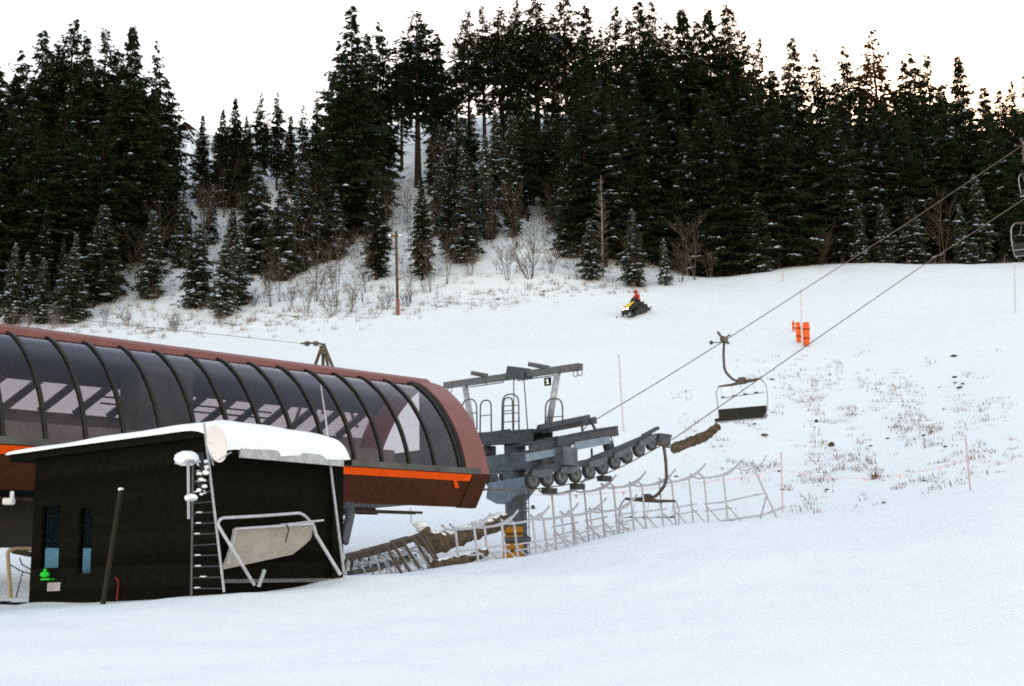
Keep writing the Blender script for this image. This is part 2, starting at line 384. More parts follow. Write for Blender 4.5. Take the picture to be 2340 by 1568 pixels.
# ------------------------------------------------------------------ the ground sheet
def build_ground():
    na, nr = len(AZ)-1, len(RR)
    X = (np.sin(_A)*_Rm)[:-1]; Y = (np.cos(_A)*_Rm)[:-1]; Z = ZT[:-1]
    vs_ = np.stack([X, Y, Z], -1).reshape(-1, 3)
    i, j = np.meshgrid(np.arange(na), np.arange(nr-1), indexing='ij'); i2 = (i+1) % na
    f = np.stack([i*nr+j, i2*nr+j, i2*nr+j+1, i*nr+j+1], -1).reshape(-1, 4)[:, ::-1]
    c = len(vs_); vs_ = np.concatenate([vs_, [[0, 0, -1.62]]])
    tri = [(c, (k+1) % na * nr, k*nr) for k in range(na)]
    me = bpy.data.meshes.new('snow_ground'); me.from_pydata(vs_.tolist(), [], f.tolist() + tri)
    me.polygons.foreach_set('use_smooth', [True]*len(me.polygons))
    d = vs_[:, 1]; u, v = np_proj(vs_[:, 0], np.maximum(vs_[:, 1], .5), vs_[:, 2])
    weed = np.zeros(len(vs_))
    edge = np.interp(u, [-500, 0, 400, 785, 1200, 1420, 1600, 1850, 2840], [103, 103, 101, 101, 103, 106, 111, 114, 114])
    forest = np.clip((d - edge) / 6, 0, 1)
    weed = np.maximum(weed, forest * np.interp(u, [0, 900, 1000, 1250, 1450, 2340], [.40, .42, .38, .30, .44, .46]))
    fr = np.exp(-((d - edge) / 2.2) ** 2); weed = np.maximum(weed, .46 * fr * (u < 1500))
    slope = np.exp(-((u - 1950) / 260) ** 2) * np.exp(-((d - 56) / 13) ** 2)
    weed = np.maximum(weed, .27 * slope)
    a = me.attributes.new('weed', 'FLOAT', 'POINT'); a.data.foreach_set('value', weed.astype(np.float32))
    me.materials.append(snow_ground_mat())
    o = bpy.data.objects.new('snow_ground', me); COL.objects.link(o); tag(o, kind='structure'); o['label'] = 'snow covered ski slope rising to a wooded hillside'
    return o
build_ground()

# ------------------------------------------------------------------ lift terminal
def V2(x, y): return Vector((x, y, 0))
E0 = P(975, 876, 37.0); zR = E0.z
lo_, hi_ = 10.0, 60.0
for _ in range(50):
    md = (lo_ + hi_) / 2
    if P(0, 752, md).z < zR: lo_ = md
    else: hi_ = md
L0 = P(0, 752, lo_)
TA = (E0 - L0); TA.z = 0; TLEN = TA.length; TA.normalize()
TN = Vector((TA.y, -TA.x, 0))                      # towards the viewer's side
ZUP = Vector((0, 0, 1))
def tpt(s, w, z): return Vector((E0.x, E0.y, 0)) - TA * s + TN * w + ZUP * z   # s metres back from the uphill end
_pp = [(975,876),(1011,885),(1049,920),(1073,957),(1090,990),(1105,1034),(1116,1086)]
PROF = [((hit(u, v, E0, TN) - E0).dot(TN), hit(u, v, E0, TN).z) for u, v in _pp]
PROF[0] = (0.0, zR)
_sk = hit(1086, 1160, E0, TN); SKB = ((_sk - E0).dot(TN), _sk.z)
def resample(pr, n):
    d = [0]
    for a, b in zip(pr, pr[1:]): d.append(d[-1] + math.dist(a, b))
    xs = np.linspace(0, d[-1], n); return [(float(np.interp(x, d, [p[0] for p in pr])), float(np.interp(x, d, [p[1] for p in pr]))) for x in xs]
def smooth_prof(pr, n=26):
    q = resample(pr, 60); q = np.array(q)
    for _ in range(14): q[1:-1] = .25*q[:-2] + .5*q[1:-1] + .25*q[2:]
    return resample([tuple(x) for x in q], n)
PR = smooth_prof(PROF)
def offset_prof(pr, k):
    out = []
    for i, p in enumerate(pr):
        a, b = pr[max(i-1, 0)], pr[min(i+1, len(pr)-1)]; tx, tz = b[0]-a[0], b[1]-a[1]; l = math.hypot(tx, tz)
        out.append((p[0] - tz/l*k, p[1] + tx/l*k))
    return out
SEND = TLEN + 6.0                                   # the shell runs on out of the picture
term = thing('lift_terminal', 'long chairlift terminal with arched smoked glazing, maroon trim and orange stripe', 'lift terminal', tpt(SEND/2, 0, ground(*tpt(SEND/2, 0, 0).xy)))
def rib_u(u):                                       # s of a picture column on the ridge
    h_ = hit(u, 876 - (975-u)*.126, E0, TA); return -(h_ - E0).dot(TA)
s_first, s_last = rib_u(917), rib_u(5)
nb = 13; sp = (s_last - s_first) / nb
RS = [s_first + sp*i for i in range(-0, nb + 6) if s_first + sp*i < SEND]
bounds = [0.35] + RS + [SEND]
gp = offset_prof(PR, -.05); gp_n = [p for p in gp if p[0] > .12]
ZB = PR[-1][1]; WB = PR[-1][0]
for a, b in zip(bounds, bounds[1:]):
    rows = [[tpt(s, w, z) for w, z in gp_n] for s in (a, b)]
    MB().sheet(rows).build('glass_panel', M['glass'], term, smooth=True)
for s in RS:
    inn = offset_prof(PR, -.10); out = offset_prof(PR, .0)
    m = MB()
    for (p, q, p2, q2) in zip(inn, inn[1:], out, out[1:]):
        m.add([tpt(s-.038, *p), tpt(s+.038, *p), tpt(s+.038, *q), tpt(s-.038, *q), tpt(s-.038, *p2), tpt(s+.038, *p2), tpt(s+.038, *q2), tpt(s-.038, *q2)],
              [(0,1,2,3),(4,7,6,5),(0,3,7,4),(1,5,6,2)])
    m.build('rib', M['rib'], term)
m = MB(); m.prism([tpt(0.1, -.22, zR+.10), tpt(0.1, .13, zR+.10), tpt(0.1, .28, zR+.00), tpt(0.1, .32, zR-.15), tpt(0.1, -.32, zR-.15), tpt(.1, -.32, zR+.02)], -TA*(SEND-.1)); m.build('ridge_cap', M['maroon'], term)
m = MB(); m.prism([tpt(0.2, .06, zR-.17), tpt(0.2, .40, zR-.17), tpt(0.2, .42, zR-.30), tpt(0.2, .06, zR-.30)], -TA*(SEND-.2)); m.build('ridge_gutter', M['black'], term)
def ring(s0, s1, k0, k1, sides=(1, -1), pr=PR):
    m = MB(); a_, b_ = offset_prof(pr, k0), offset_prof(pr, k1)
    for sd in sides:
        for p, q, p2, q2 in zip(a_, a_[1:], b_, b_[1:]):
            m.add([tpt(s0, sd*p[0], p[1]), tpt(s1, sd*p[0], p[1]), tpt(s1, sd*q[0], q[1]), tpt(s0, sd*q[0], q[1]),
                   tpt(s0, sd*p2[0], p2[1]), tpt(s1, sd*p2[0], p2[1]), tpt(s1, sd*q2[0], q2[1]), tpt(s0, sd*q2[0], q2[1])],
                  [(0,1,2,3),(4,7,6,5),(0,3,7,4),(1,5,6,2)])
    return m
ring(.0, .80, -.12, .05).build('end_arch', M['maroon'], term, smooth=False)
ring(.80, .90, -.14, .02, (1,)).build('end_seal', M['rib'], term)
# skirt, sill and stripe
WS, ZS = SKB
m = MB(); m.prism([tpt(.61, WB, ZB), tpt(.61, WB-.12, ZB), tpt(.61, WS-.12, ZS), tpt(.61, WS, ZS)], -TA*(SEND-.61)); m.build('skirt_panel', M['skirt'], term)
m = MB(); m.prism([tpt(0, WB+.05, ZB), tpt(0, WB-.14, ZB), tpt(0, WS-.14, ZS-.02), tpt(0, WS+.03, ZS-.02)], -TA*.60); m.build('skirt_end', M['skirt'], term)
m = MB(); m.prism([tpt(.30, WB+.03, ZB+.16), tpt(.30, WB-.10, ZB+.16), tpt(.30, WB-.10, ZB+.004), tpt(.30, WB+.05, ZB+.004)], -TA*(SEND-.3)); m.build('glazing_sill', M['inner'], term)
def sk(k, off): return (WB + (WS-WB)*k + off, ZB + (ZS-ZB)*k)
m = MB(); m.prism([tpt(.63, *sk(.02, .035)), tpt(.63, *sk(.02, .004)), tpt(.63, *sk(.22, .004)), tpt(.63, *sk(.22, .035))], -TA*(SEND-.63)); 
m.prism([tpt(1.25, *sk(.2, .036)), tpt(1.13, *sk(.2, .036)), tpt(.92, *sk(.44, .036)), tpt(1.06, *sk(.44, .036))], TN*.012)
m.build('orange_stripe', M['orange'], term)
# the far side: cladding above and below a long window
far = [(-w, z) for w, z in PR]
ZH, ZL = zR - (zR-ZB)*.30, zR - (zR-ZB)*.51
def farpart(cond, name, mt, k=0.0):
    pts = [p for p in far if cond(p[1])]
    m = MB().sheet([[tpt(s, w, z) for w, z in pts] for s in (.3, SEND)], thick=.06, dirn=TN); return m.build(name, mt, term)
fine = smooth_prof(PROF, 90); far = [(-w, z) for w, z in fine]
farpart(lambda z: z >= ZH, 'far_roof_cladding', M['inner'])
farpart(lambda z: z <= ZL, 'far_lower_cladding', M['inner2'])
MB().sheet([[tpt(s, w, z) for w, z in far if ZL-.05 <= z <= ZH+.05] for s in (.3, SEND)]).build('far_glazing', M['glass'], term, smooth=True)
m = MB(); m.prism([tpt(.3, -WB, ZB), tpt(.3, -WB+.12, ZB), tpt(.3, -WS+.12, ZS), tpt(.3, -WS, ZS)], -TA*(SEND-.3)); m.build('far_skirt', M['skirt'], term)
m = MB()
wf = float(np.interp((ZH+ZL)/2, [p[1] for p in reversed(fine)], [p[0] for p in reversed(fine)]))
for i, s in enumerate(np.arange(1.2, SEND, sp*1.0)):
    wT = float(np.interp(ZH, [p[1] for p in reversed(fine)], [p[0] for p in reversed(fine)])); wL = float(np.interp(ZL, [p[1] for p in reversed(fine)], [p[0] for p in reversed(fine)]))
    MB().beam(tpt(s, -wT+.15, ZH+.05), tpt(s+sp*.75, -wL+.15, ZL-.05), .17, .14, TN).build('truss_diagonal', M['inner'], term)
for zz in (.35, .62): MB().tube([tpt(4.5, -1.3, ZL+(ZH-ZL)*zz), tpt(9.5, -1.3, ZL+(ZH-ZL)*zz)], .025, 6).build('hand_rail', M['rib'], term)
m = MB(); m.box(tpt(SEND/2+1, 0, ZB+.28), 2.6, SEND-2.6, .75, (TN, TA, ZUP)); m.build('drive_beam', M['inner2'], term)
half = [p for p in offset_prof(PR, -.16) if p[0] > .15]
m = MB(); m.prism([tpt(.85, .70, zR-.35)] + [tpt(.85, w, z) for w, z in half if w > .72] + [tpt(.85, .70, ZB+.02)], -TA*.05); m.build('end_screen', M['inner3'], term)
m = MB(); m.prism([tpt(.85, .69, ZB+.80), tpt(.85, -2.3, ZB+.80), tpt(.85, -2.5, ZB+.02), tpt(.85, .69, ZB+.02)], -TA*.05); m.build('end_screen', M['inner2'], term)
for s, hgt in ((8.6, 1.75),):
    m = MB(); m.box(tpt(s, -.2, ZB+.65+hgt/2), 1.0, 1.5, hgt, (TN, TA, ZUP)); bevel(m.build('gearbox', M['inner'], term), .08)
m = MB(); m.box(tpt(SEND/2, 0, ZS+.22), WS*2-.3, SEND-1.0, .08, (TN, TA, ZUP)); m.build('floor_plate', M['inner'], term)
m = MB()
for w in (.5, .8): m.beam(tpt(.9, w, ZS-.10), tpt(SEND, w, ZS-.10), .05, .07)
m.build('guide_rail', M['brownsteel'], term)
for s in (7.0, SEND-3.0):
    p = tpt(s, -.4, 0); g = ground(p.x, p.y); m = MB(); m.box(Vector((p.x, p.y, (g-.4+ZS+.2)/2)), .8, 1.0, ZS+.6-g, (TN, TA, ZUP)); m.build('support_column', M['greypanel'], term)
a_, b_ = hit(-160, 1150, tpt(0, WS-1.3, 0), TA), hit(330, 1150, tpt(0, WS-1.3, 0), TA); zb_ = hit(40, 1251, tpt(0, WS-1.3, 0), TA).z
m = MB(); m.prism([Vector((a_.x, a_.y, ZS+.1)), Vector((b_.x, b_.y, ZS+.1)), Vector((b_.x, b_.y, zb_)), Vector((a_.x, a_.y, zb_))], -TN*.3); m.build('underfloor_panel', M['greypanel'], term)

# ------------------------------------------------------------------ operator hut
HA, HB = Vector((-.8, .6, 0)), Vector((.6, .8, 0))
HC = P(502, 1200, 20.5); HC.z = 0
def hp(s, t, z): return HC + HA*s + HB*t + ZUP*z
def hl(u, v, t=0): q = hit(u, v, hp(0, t, 0), HA); return (q - HC).dot(HA), q.z
def hr(u, v, s=0): q = hit(u, v, hp(s, 0, 0), HB); return (q - HC).dot(HB), q.z
SL = hl(72, 1250)[0]; TR = hr(778, 1200)[0]
ZT_ = hl(455, 1000)[1]; ZF = hr(600, 1046)[1]; ZBASE = -.9
hut = thing('operator_hut', 'black clad operator hut with two narrow windows under a snow covered roof', 'hut', hp(SL/2, TR/2, -.25))
TH = .12
w1a, w1z1 = hl(141, 1150); w1b, w1z0 = hl(88, 1304); w2a, w2z1 = hl(214, 1154); w2b, w2z0 = hl(174, 1316)
m = MB()
def wallbox(m, s0, s1, z0, z1, t=TH/2): m.box(hp((s0+s1)/2, t, (z0+z1)/2), s1-s0, TH, z1-z0, (HA, HB, ZUP))
wallbox(m, 0, w2a, ZBASE, ZT_); wallbox(m, w2b, w1a, ZBASE, ZT_); wallbox(m, w1b, SL, ZBASE, ZT_)
for a, b, z0, z1 in ((w2a, w2b, w2z0, w2z1), (w1a, w1b, w1z0, w1z1)): wallbox(m, a, b, ZBASE, z0); wallbox(m, a, b, z1, ZT_)
m.build('front_wall', M['black'], hut)
for a, b, z0, z1 in ((w2a, w2b, w2z0, w2z1), (w1a, w1b, w1z0, w1z1)):
    f = MB()
    for s_ in (a+.015, b-.015): f.box(hp(s_, .05, (z0+z1)/2), .03, .09, z1-z0, (HA, HB, ZUP))
    for z_ in (z0+.02, z1-.02): f.box(hp((a+b)/2, .05, z_), b-a-.06, .09, .04, (HA, HB, ZUP))
    wf_ = f.build('window_frame', M['black'], hut)
    MB().box(hp((a+b)/2, .05, (z0+z1)/2), b-a-.08, .012, z1-z0-.08, (HA, HB, ZUP)).build('pane', M['hutglass'], wf_)
m = MB()   # side wall with base rail and end post
m.box(hp(TH/2+.003, TR/2+TH/2, (ZBASE+ZF)/2), TH, TR-TH-.01, ZF-ZBASE, (HA, HB, ZUP)); m.build('side_wall', M['black'], hut)
zbr = hr(640, 1327)[1]
MB().box(hp(-.03, TR/2, zbr), .06, TR-.1, .06, (HA, HB, ZUP)).build('base_rail', M['steel'], hut)
MB().box(hp(-.02, TR-.13, (ZBASE+ZF+.22)/2), .10, .26, ZF+.22-ZBASE, (HA, HB, ZUP)).build('corner_post', M['black'], hut)
m = MB()   # far walls, with a wide back window
zb0, zb1 = -.12, ZT_-.55
for s0, s1, z0, z1 in ((.15, SL-.01, ZBASE, ZT_),):
    m.box(hp((s0+s1)/2, TR-.06, (z0+z1)/2), s1-s0, .1, z1-z0, (HA, HB, ZUP))
m.build('back_wall', M['black'], hut)
m = MB(); et0, et1, ez0, ez1 = .16, 1.9, .18, 1.85
for t0_, t1_, z0, z1 in ((.125, et0, ZBASE, ZT_), (et1, TR-.2, ZBASE, ZT_), (et0, et1, ZBASE, ez0), (et0, et1, ez1, ZT_)):
    m.box(hp(SL-TH/2-.001, (t0_+t1_)/2, (z0+z1)/2), TH-.01, t1_-t0_, z1-z0, (HA, HB, ZUP))
m.build('end_wall', M['black'], hut)
MB().box(hp(SL-TH/2, (et0+et1)/2, (ez0+ez1)/2), .012, et1-et0, ez1-ez0, (HA, HB, ZUP)).build('end_window', M['hutglass'], hut)
m = MB(); m.box(hp(SL/2, TR/2, -.42), SL-.3, TR-.3, .1, (HA, HB, ZUP)); m.build('floor_board', M['inner'], hut)
m = MB(); m.box(hp(3.0, 1.0, w2z0-.12), 2.6, .7, .06, (HA, HB, ZUP)); m.build('control_desk', M['inner'], hut)
EX = hl(22, 1045)[0] - .22
m = MB(); m.prism([hp(-.16, -.14, ZF-.02), hp(.30, -.14, ZT_-.02), hp(EX, -.14, ZT_-.02), hp(EX, -.14, ZT_+.10), hp(.28, -.14, ZT_+.10), hp(-.16, -.14, ZF+.09)], HB*(TR+.26)); m.build('roof', M['black'], hut)
m = MB(); m.box(hp(-.18, TR/2+.05, ZF+.03), .04, TR-.35, .17, (HA, HB, ZUP)); m.build('fascia', M['galv'], hut)
# snow on the roof, rounded at its edges
rows = []; rs = random.Random(3)
SA = [-.20, -.22, -.20, -.14, .0, .2, .5, .9, 1.4, 2, 2.6, 3.2, 3.8, 4.4, 5.0, EX-.25, EX-.06, EX+.02, EX+.02]
TB = [-.20, -.21, -.17, -.08, .1, .35, .7, 1.0, 1.3, 1.6, 1.9, TR-.55, TR-.25, TR-.08, TR+.02]
zs_top = hit(450, 970, hp(0, .15, 0), HA).z
def roofz(s): return ZF + .09 + (ZT_ - ZF) * min(max((s+.16)/.46, 0), 1)
for i, s in enumerate(SA):
    r_ = []
    for j, t in enumerate(TB):
        e = min(i, len(SA)-1-i, j, len(TB)-1-j)
        th = zs_top - ZT_ - .10
        k = (0, .45, .75, .93, 1)[min(e, 4)]
        fall = (.62 + .38*min(1, max(0, (EX+.2-s)/4.5)))*(1 - .5*max(0, (t-.4)/(TR-.4))**1.6)
        zt = roofz(max(s, .0)) + .012 if e == 0 else ZT_ + .10 + th*k*fall + rs.uniform(-.02, .02)
        if s < .0 and e > 0: zt = ZF + .09 + (ZT_ + .10 + th*fall - ZF - .09) * (.40 if i == 1 else .72 if i == 2 else .90) * (.6 + .4*k)
        if e == 0 and s < 0: zt = ZF + .05 + .03*math.sin(t*5) + rs.uniform(-.02, .02)
        r_.append(hp(s + (rs.uniform(-.025, .025) if e < 2 else 0), t + (rs.uniform(-.025, .025) if e < 2 else 0), zt))
    rows.append(r_)
m = MB().sheet(rows); o = m.build('roof_snow', M['snow'], hut, smooth=True)
sd_ = o.modifiers.new('soft', 'SUBSURF'); sd_.levels = 1; sd_.render_levels = 1
m = MB(); m.box(hp(SL+.45, .15, hl(50, 1384)[1]-.02), .9, .8, .16, (HA, HB, ZUP)); m.build('porch_deck', M['black'], hut)
m = MB(); m.box(hp(SL+.3, TR+.5, ZT_-.45), 1.6, .1, .8, (HA, HB, ZUP)); m.build('porch_back', M['black'], hut)

# things on and around the hut
a_, z1_ = hl(137, 1331, -.02); b_, z0_ = hl(107, 1351, -.02)
nt_ = MB(); nt_.box(hp((a_+b_)/2, -.012, (z0_+z1_)/2), abs(a_-b_), .012, z1_-z0_, (HA, HB, ZUP)); o = nt_.build('printed_notice', M['paper'], org=hp((a_+b_)/2, -.012, z0_)); tag(o, 'small pale printed notice on the black hut wall below the window', 'notice')
g_ = hl(104, 1313, -.10); m = MB(); m.ball(hp(g_[0], -.11, g_[1]), .072, (1.25, .8, .82), 14, 9); m.tube([hp(g_[0], -.11, g_[1]+.05), hp(g_[0], -.11, g_[1]+.10)], .03, 10)
m.box(hp(g_[0], -.05, g_[1]-.085), .26, .12, .025, (HA, HB, ZUP))
tag(m.build('green_jug', M['green'], org=hp(g_[0], -.11, g_[1]-.08), smooth=False), 'bright green rounded jug on the sill below the hut window', 'jug')
m = MB(); q0, q1 = P(276, 1121, 20.9), P(235, 1384, 20.2); m.beam(q0, q1, .09, .04, HB)
pl = m.build('leaning_plank', M['plank'], org=q1); tag(pl, 'dark timber plank leaning against the black hut front', 'plank')
MB().ball(q0 + Vector((0, 0, .02)), .05, (1, 1, .6), 8, 5).build('snow_cap', M['snow'], pl)
m = MB(); m.tube([hp(*hl(263, 1320, -.06)[:1], -.05, hl(263, 1320, -.06)[1]), hp(hl(270, 1330, -.06)[0], -.05, hl(270, 1330)[1]), hp(hl(273, 1372)[0], -.05, hl(273, 1372)[1])], .018, 6)
tag(m.build('hanging_strap', M['redstrap'], org=hp(hl(270, 1330)[0], -.05, hl(273, 1372)[1])), 'dark red strap hanging on the hut front beside the leaning plank', 'strap')

lp0, lp1 = P(431, 1186, 19.75), P(430, 1050, 19.75)
yl = thing('wall_lamp', 'thin grey lamp rod with two snow capped lamp heads before the hut', 'lamp', lp0)
MB().tube([lp0, lp1], .022, 8).build('rod', M['galv'], yl)
def lamp(c, sx, sz, n1='lamp_head'):
    m = MB(); m.prism([c + HA*sx*.9 + Vector((0,0,-sz)), c - HA*sx*.9 + Vector((0,0,-sz)), c - HA*sx + Vector((0,0,0)), c + HA*sx + Vector((0,0,0))], HB*sx*1.1)
    h_ = m.build(n1, M['galv'], yl); r2 = random.Random(int(sx*1000))
    mm = MB(); mm.ball(c + HB*sx*.55 + Vector((0,0,sz*.7)), sx*1.05, (1.12, .8, .66), 14, 8, jit=.07, rnd=r2); mm.build('snow_cap', M['snow'], h_, smooth=True)
lamp(P(415, 1052, 19.75), .17, .05); lamp(P(431, 1140, 19.75), .085, .03)

ld = thing('roof_ladder', 'steel ladder with snow dusted rungs leaning at the hut corner', 'ladder', P(475, 1356, 19.9))
rl = (P(441, 1062, 20.2), P(437, 1364, 19.9)); rr = (P(466, 965, 20.3), P(512, 1353, 19.9))
MB().tube(rl, .016, 8).build('rail', M['steel'], ld); MB().tube(rr, .020, 8).build('rail', M['galv'], ld)
rs = random.Random(8)
for k in range(12):
    t_ = .06 + k*.08; a = rl[0].lerp(rl[1], t_); vv = proj(a)[1]; tr = (vv - 965)/(1353 - 965); b = rr[0].lerp(rr[1], tr)
    rg = MB().tube([a, b], .012, 6).build('rung', M['bluedark'], ld)
    if rs.random() < .7:
        c = a.lerp(b, rs.uniform(.15, .4)); MB().ball(c + Vector((0, 0, .015)), .032, (1.7, .6, .35), 8, 5).build('snow_strip', M['snow'], rg)
m = MB()
for k in range(26):
    t_ = rs.random(); c = P(462 + rs.uniform(-10, 10), 1045 + 85*t_, 20.12 + rs.uniform(-.03, .05)); m.ball(c, rs.uniform(.018, .05), (1.1, .8, .75), 7, 5, jit=.2, rnd=rs)
m.build('snow_lump', M['snow'], ld)
m = MB()
for k in range(3): m.tube([P(452+5*k, 1035, 20.15), P(458+4*k, 1070, 20.1), P(450+6*k, 1100, 20.12), P(460+k, 1130, 20.15)], .015, 6)
m.build('cable_coil', M['rubber'], ld)

dc = P(497, 1014, 19.5); dn = Vector((.93, -.30, .12)).normalized(); dr = .283
dx = dn.cross(ZUP).normalized(); dz = dx.cross(dn)
dish = thing('satellite_dish', 'white round satellite dish on the snowy hut roof corner', 'satellite dish', P(490, 1055, 20.2))
rows = [[dc + dx*(dr*k*math.cos(2*math.pi*j/28)) + dz*(dr*1.02*k*math.sin(2*math.pi*j/28)) + dn*(.07*k*k - .07) for j in range(29)] for k in (0.001, .25, .5, .75, .92, 1)]
MB().sheet(rows, thick=.012, dirn=-dn).build('reflector', M['dish'], dish, smooth=True)
MB().tube([dc - dn*.08, dc - dn*.16, P(487, 1062, 20.1)], .018, 8).build('mount', M['galv'], dish)
MB().tube([dc - dz*dr*.9, dc - dz*dr*.6 + dn*.22], .009, 6).build('feed_arm', M['galv'], dish)

m = MB(); m.tube([P(733, 880, 22.5), P(745, 962, 22.45), P(758, 1090, 22.3), P(786, 1312, 22.1)], [.010, .016, .022, .026], 8)
tag(m.build('conduit_pole', M['galv'], org=P(786, 1312, 22.1)), 'thin grey leaning pole at the right end of the black hut', 'pole')
m = MB(); m.tube([P(604, 1303, 20.75), P(599, 1318, 20.7), P(591, 1341, 20.7)], .032, 8)
tag(m.build('snow_stake', M['galv'], org=P(591, 1341, 20.7)), 'short grey stub pipe in snow in front of the parked chair', 'pipe')
m = MB(); c = P(20, 1146, 26); m.box(c, .22, .16, .14); m.box(c + Vector((.06, 0, .13)), .08, .08, .16)
tag(bevel(m.build('flood_lamp', M['white'], org=c), .03), 'small white floodlight above the grey panel beside the hut', 'floodlight')

# parked chair leaning on the hut's side wall
pc = thing('parked_chair', 'grey tube framed chairlift seat with beige pad resting against the hut side', 'chairlift seat', P(640, 1330, 21.0))
def hs(u, v, off): q = hit(u, v, hp(-off, 0, 0), HB); return q
MB().tube(arc([hs(582, 1338, .75), hs(496, 1197, .35), hs(505, 1184, .30), hs(600, 1179, .28), hs(690, 1172, .25), hs(715, 1198, .3)], rad=.12), .026, 10).build('bail_frame', M['galvlight'], pc, smooth=True)
MB().tube([hs(778, 1314, .55), hs(722, 1222, .32), hs(716, 1200, .30)], .03, 10).build('leg', M['galvlight'], pc)
MB().tube([hs(640, 1200, .3), hs(739, 1189, .3)], .018, 8).build('cross_bar', M['galvlight'], pc)
rows = []
for k in range(9):
    t_ = k/8; vt0, vt1 = 1209 + 92*t_, 1197 + 70*t_; u0, u1 = 538 - 26*t_**1.5, 716 - 8*t_ - 40*max(0, t_-.45)**1.2*2
    off = .34 - .10*math.sin(math.pi*t_) + .06*t_
    rows.append([hs(u0 + (u1-u0)*q/6, vt0 + (vt1-vt0)*q/6, off) for q in range(7)])
sp_ = MB().sheet(rows, thick=.07, dirn=HA).build('seat_pad', M['beige'], pc, smooth=False)
MB().tube([hs(538, 1209, .37), hs(716, 1197, .37)], .022, 8).build('piping', M['galvlight'], sp_)
MB().tube([hs(655, 1198, .43), hs(660, 1212, .43), hs(652, 1240, .41)], .012, 6).build('strap', M['rubber'], sp_)
MB().tube([hs(521, 1290, .4), hs(540, 1210, .36)], .018, 8).build('side_tube', M['galv'], pc)

# chair standing in the gap left of the hut
c2 = thing('parked_chair', 'beige tubed chairlift frame seen in the gap left of the hut', 'chairlift seat', P(25, 1378, 25))
MB().tube(arc([P(25, 1380, 25), P(22, 1330, 25), P(17, 1258, 25), P(40, 1254, 25.1), P(78, 1255, 25.2)], rad=.08), .04, 8).build('bail_frame', mat('tan_paint', (.34, .25, .15), .5), c2)
m = MB()
for a, b in (((22, 1290), (48, 1305)), ((48, 1305), (70, 1312)), ((52, 1306), (36, 1368)), ((45, 1275), (50, 1290)), ((50, 1290), (72, 1302))): m.tube([P(*a, 25.05), P(*b, 25.15)], .014, 6)
m.build('brace', M['steel'], c2)
m = MB(); m.beam(P(34, 1260, 25.2), P(74, 1268, 25.2), .3, .09); m.build('seat', M['seatblack'], c2)
m = MB(); m.beam(P(-20, 1378, 24), P(16, 1379, 24), .5, .07); m.build('foot_rest', M['seatblack'], c2)

# steps behind the hut's right end
st = thing('access_steps', 'dark steel access ladder under the terminal behind the hut', 'ladder', P(790, 1235, 29))
MB().beam(P(795, 1148, 29.5), P(801, 1176, 29.5), .22, .1, TN).build('stringer', M['bluedark'], st); MB().beam(P(801, 1174, 29.5), P(786, 1240, 29), .2, .1, TN).build('stringer', M['bluedark'], st)
for v in (1160, 1177, 1190, 1206, 1220): MB().beam(P(776, v, 29.2), P(800 - max(0, v-1176)*.23, v-2, 29.3), .1, .05).build('tread', M['bluedark'], st)

# ------------------------------------------------------------------ lift tower
RTD = Vector((.71, .704, 0)).normalized(); RN = Vector((RTD.y, -RTD.x, 0))
near0 = P(1545, 1000, 42.0); near0.z = 0
ctr = near0 - RN*2.12
k_ = ctr.x / RTD.x; TO = ctr - RTD*k_ + RTD*.03; TO.z = ground(TO.x, TO.y)
OFF = 2.12
def xn(u, v): return hit(u, v, TO + RN*OFF, RTD)         # plane of the near rope
def xf(u, v): return hit(u, v, TO - RN*OFF, RTD)
def xc(u, v): return hit(u, v, TO, RN)                   # plane of the crossarm
def xo(u, v, off): return hit(u, v, TO + RTD*off, RN)
def xr(u, v, off): return hit(u, v, TO + RN*off, RTD)
tow = thing('lift_tower', 'blue grey chairlift tower with crossarm, catwalks, sheaves and number 1 sign', 'lift tower', TO)
ztop = xc(1172, 1015).z; pr_ = .335
MB().tube([TO - ZUP*.8, Vector((TO.x, TO.y, ztop))], pr_, 28).build('pole', M['blue'], tow, smooth=False)
for o in tow.children:
    if o.name.startswith('pole'): o.data.polygons.foreach_set('use_smooth', [len(p.vertices) == 4 for p in o.data.polygons])
zz0, zz1 = xc(1172, 1278).z, xc(1172, 1203).z
pd = MB(); nseg = 20
for k in range(4):
    za, zb = zz0 - .5*(k == 0) + (zz1-zz0)*k/4 + .02, zz0 + (zz1-zz0)*(k+1)/4 - .02
    rows = [[Vector((TO.x, TO.y, z)) + (RN*math.cos(a) - RTD*math.sin(a))*(pr_+b) for a in np.linspace(.3, math.pi+.45, nseg)] for z, b in ((za, .02), (za+.03, .10), (zb-.03, .10), (zb, .02))]
    pd.sheet(rows)
pad_ = pd.build('padding', M['yellow'], tow)
MB().tube([Vector((TO.x, TO.y, zz0 + (zz1-zz0)*.52)), Vector((TO.x, TO.y, zz0 + (zz1-zz0)*.66))], pr_+.108, 28, caps=False).build('pad_strap', M['blue'], tow)
# crossarm with gussets
za_ = xc(1172, 1058).z
m = MB(); m.box(Vector((TO.x, TO.y, za_)), .62, 2*OFF+.5, .55, (RTD, RN, ZUP)); bevel(m.build('crossarm', M['blue'], tow), .03)
gz = [xo(1115, 1104, -.36), xo(1203, 1089, -.36), xo(1198, 1102, -.36), xo(1161, 1150, -.36), xo(1135, 1152, -.36), xo(1111, 1139, -.36)]
MB().prism(gz, RTD*.72).build('gusset', M['bluelight'], tow)
for q_, w_, h_ in ((0, .55, .5), (-1.5, .9, .3), (1.6, .9, .3)): MB().box(Vector((TO.x, TO.y, za_+.47)) + RN*q_, .4, w_, h_, (RTD, RN, ZUP)).build('bracket', M['bluedark'], tow)
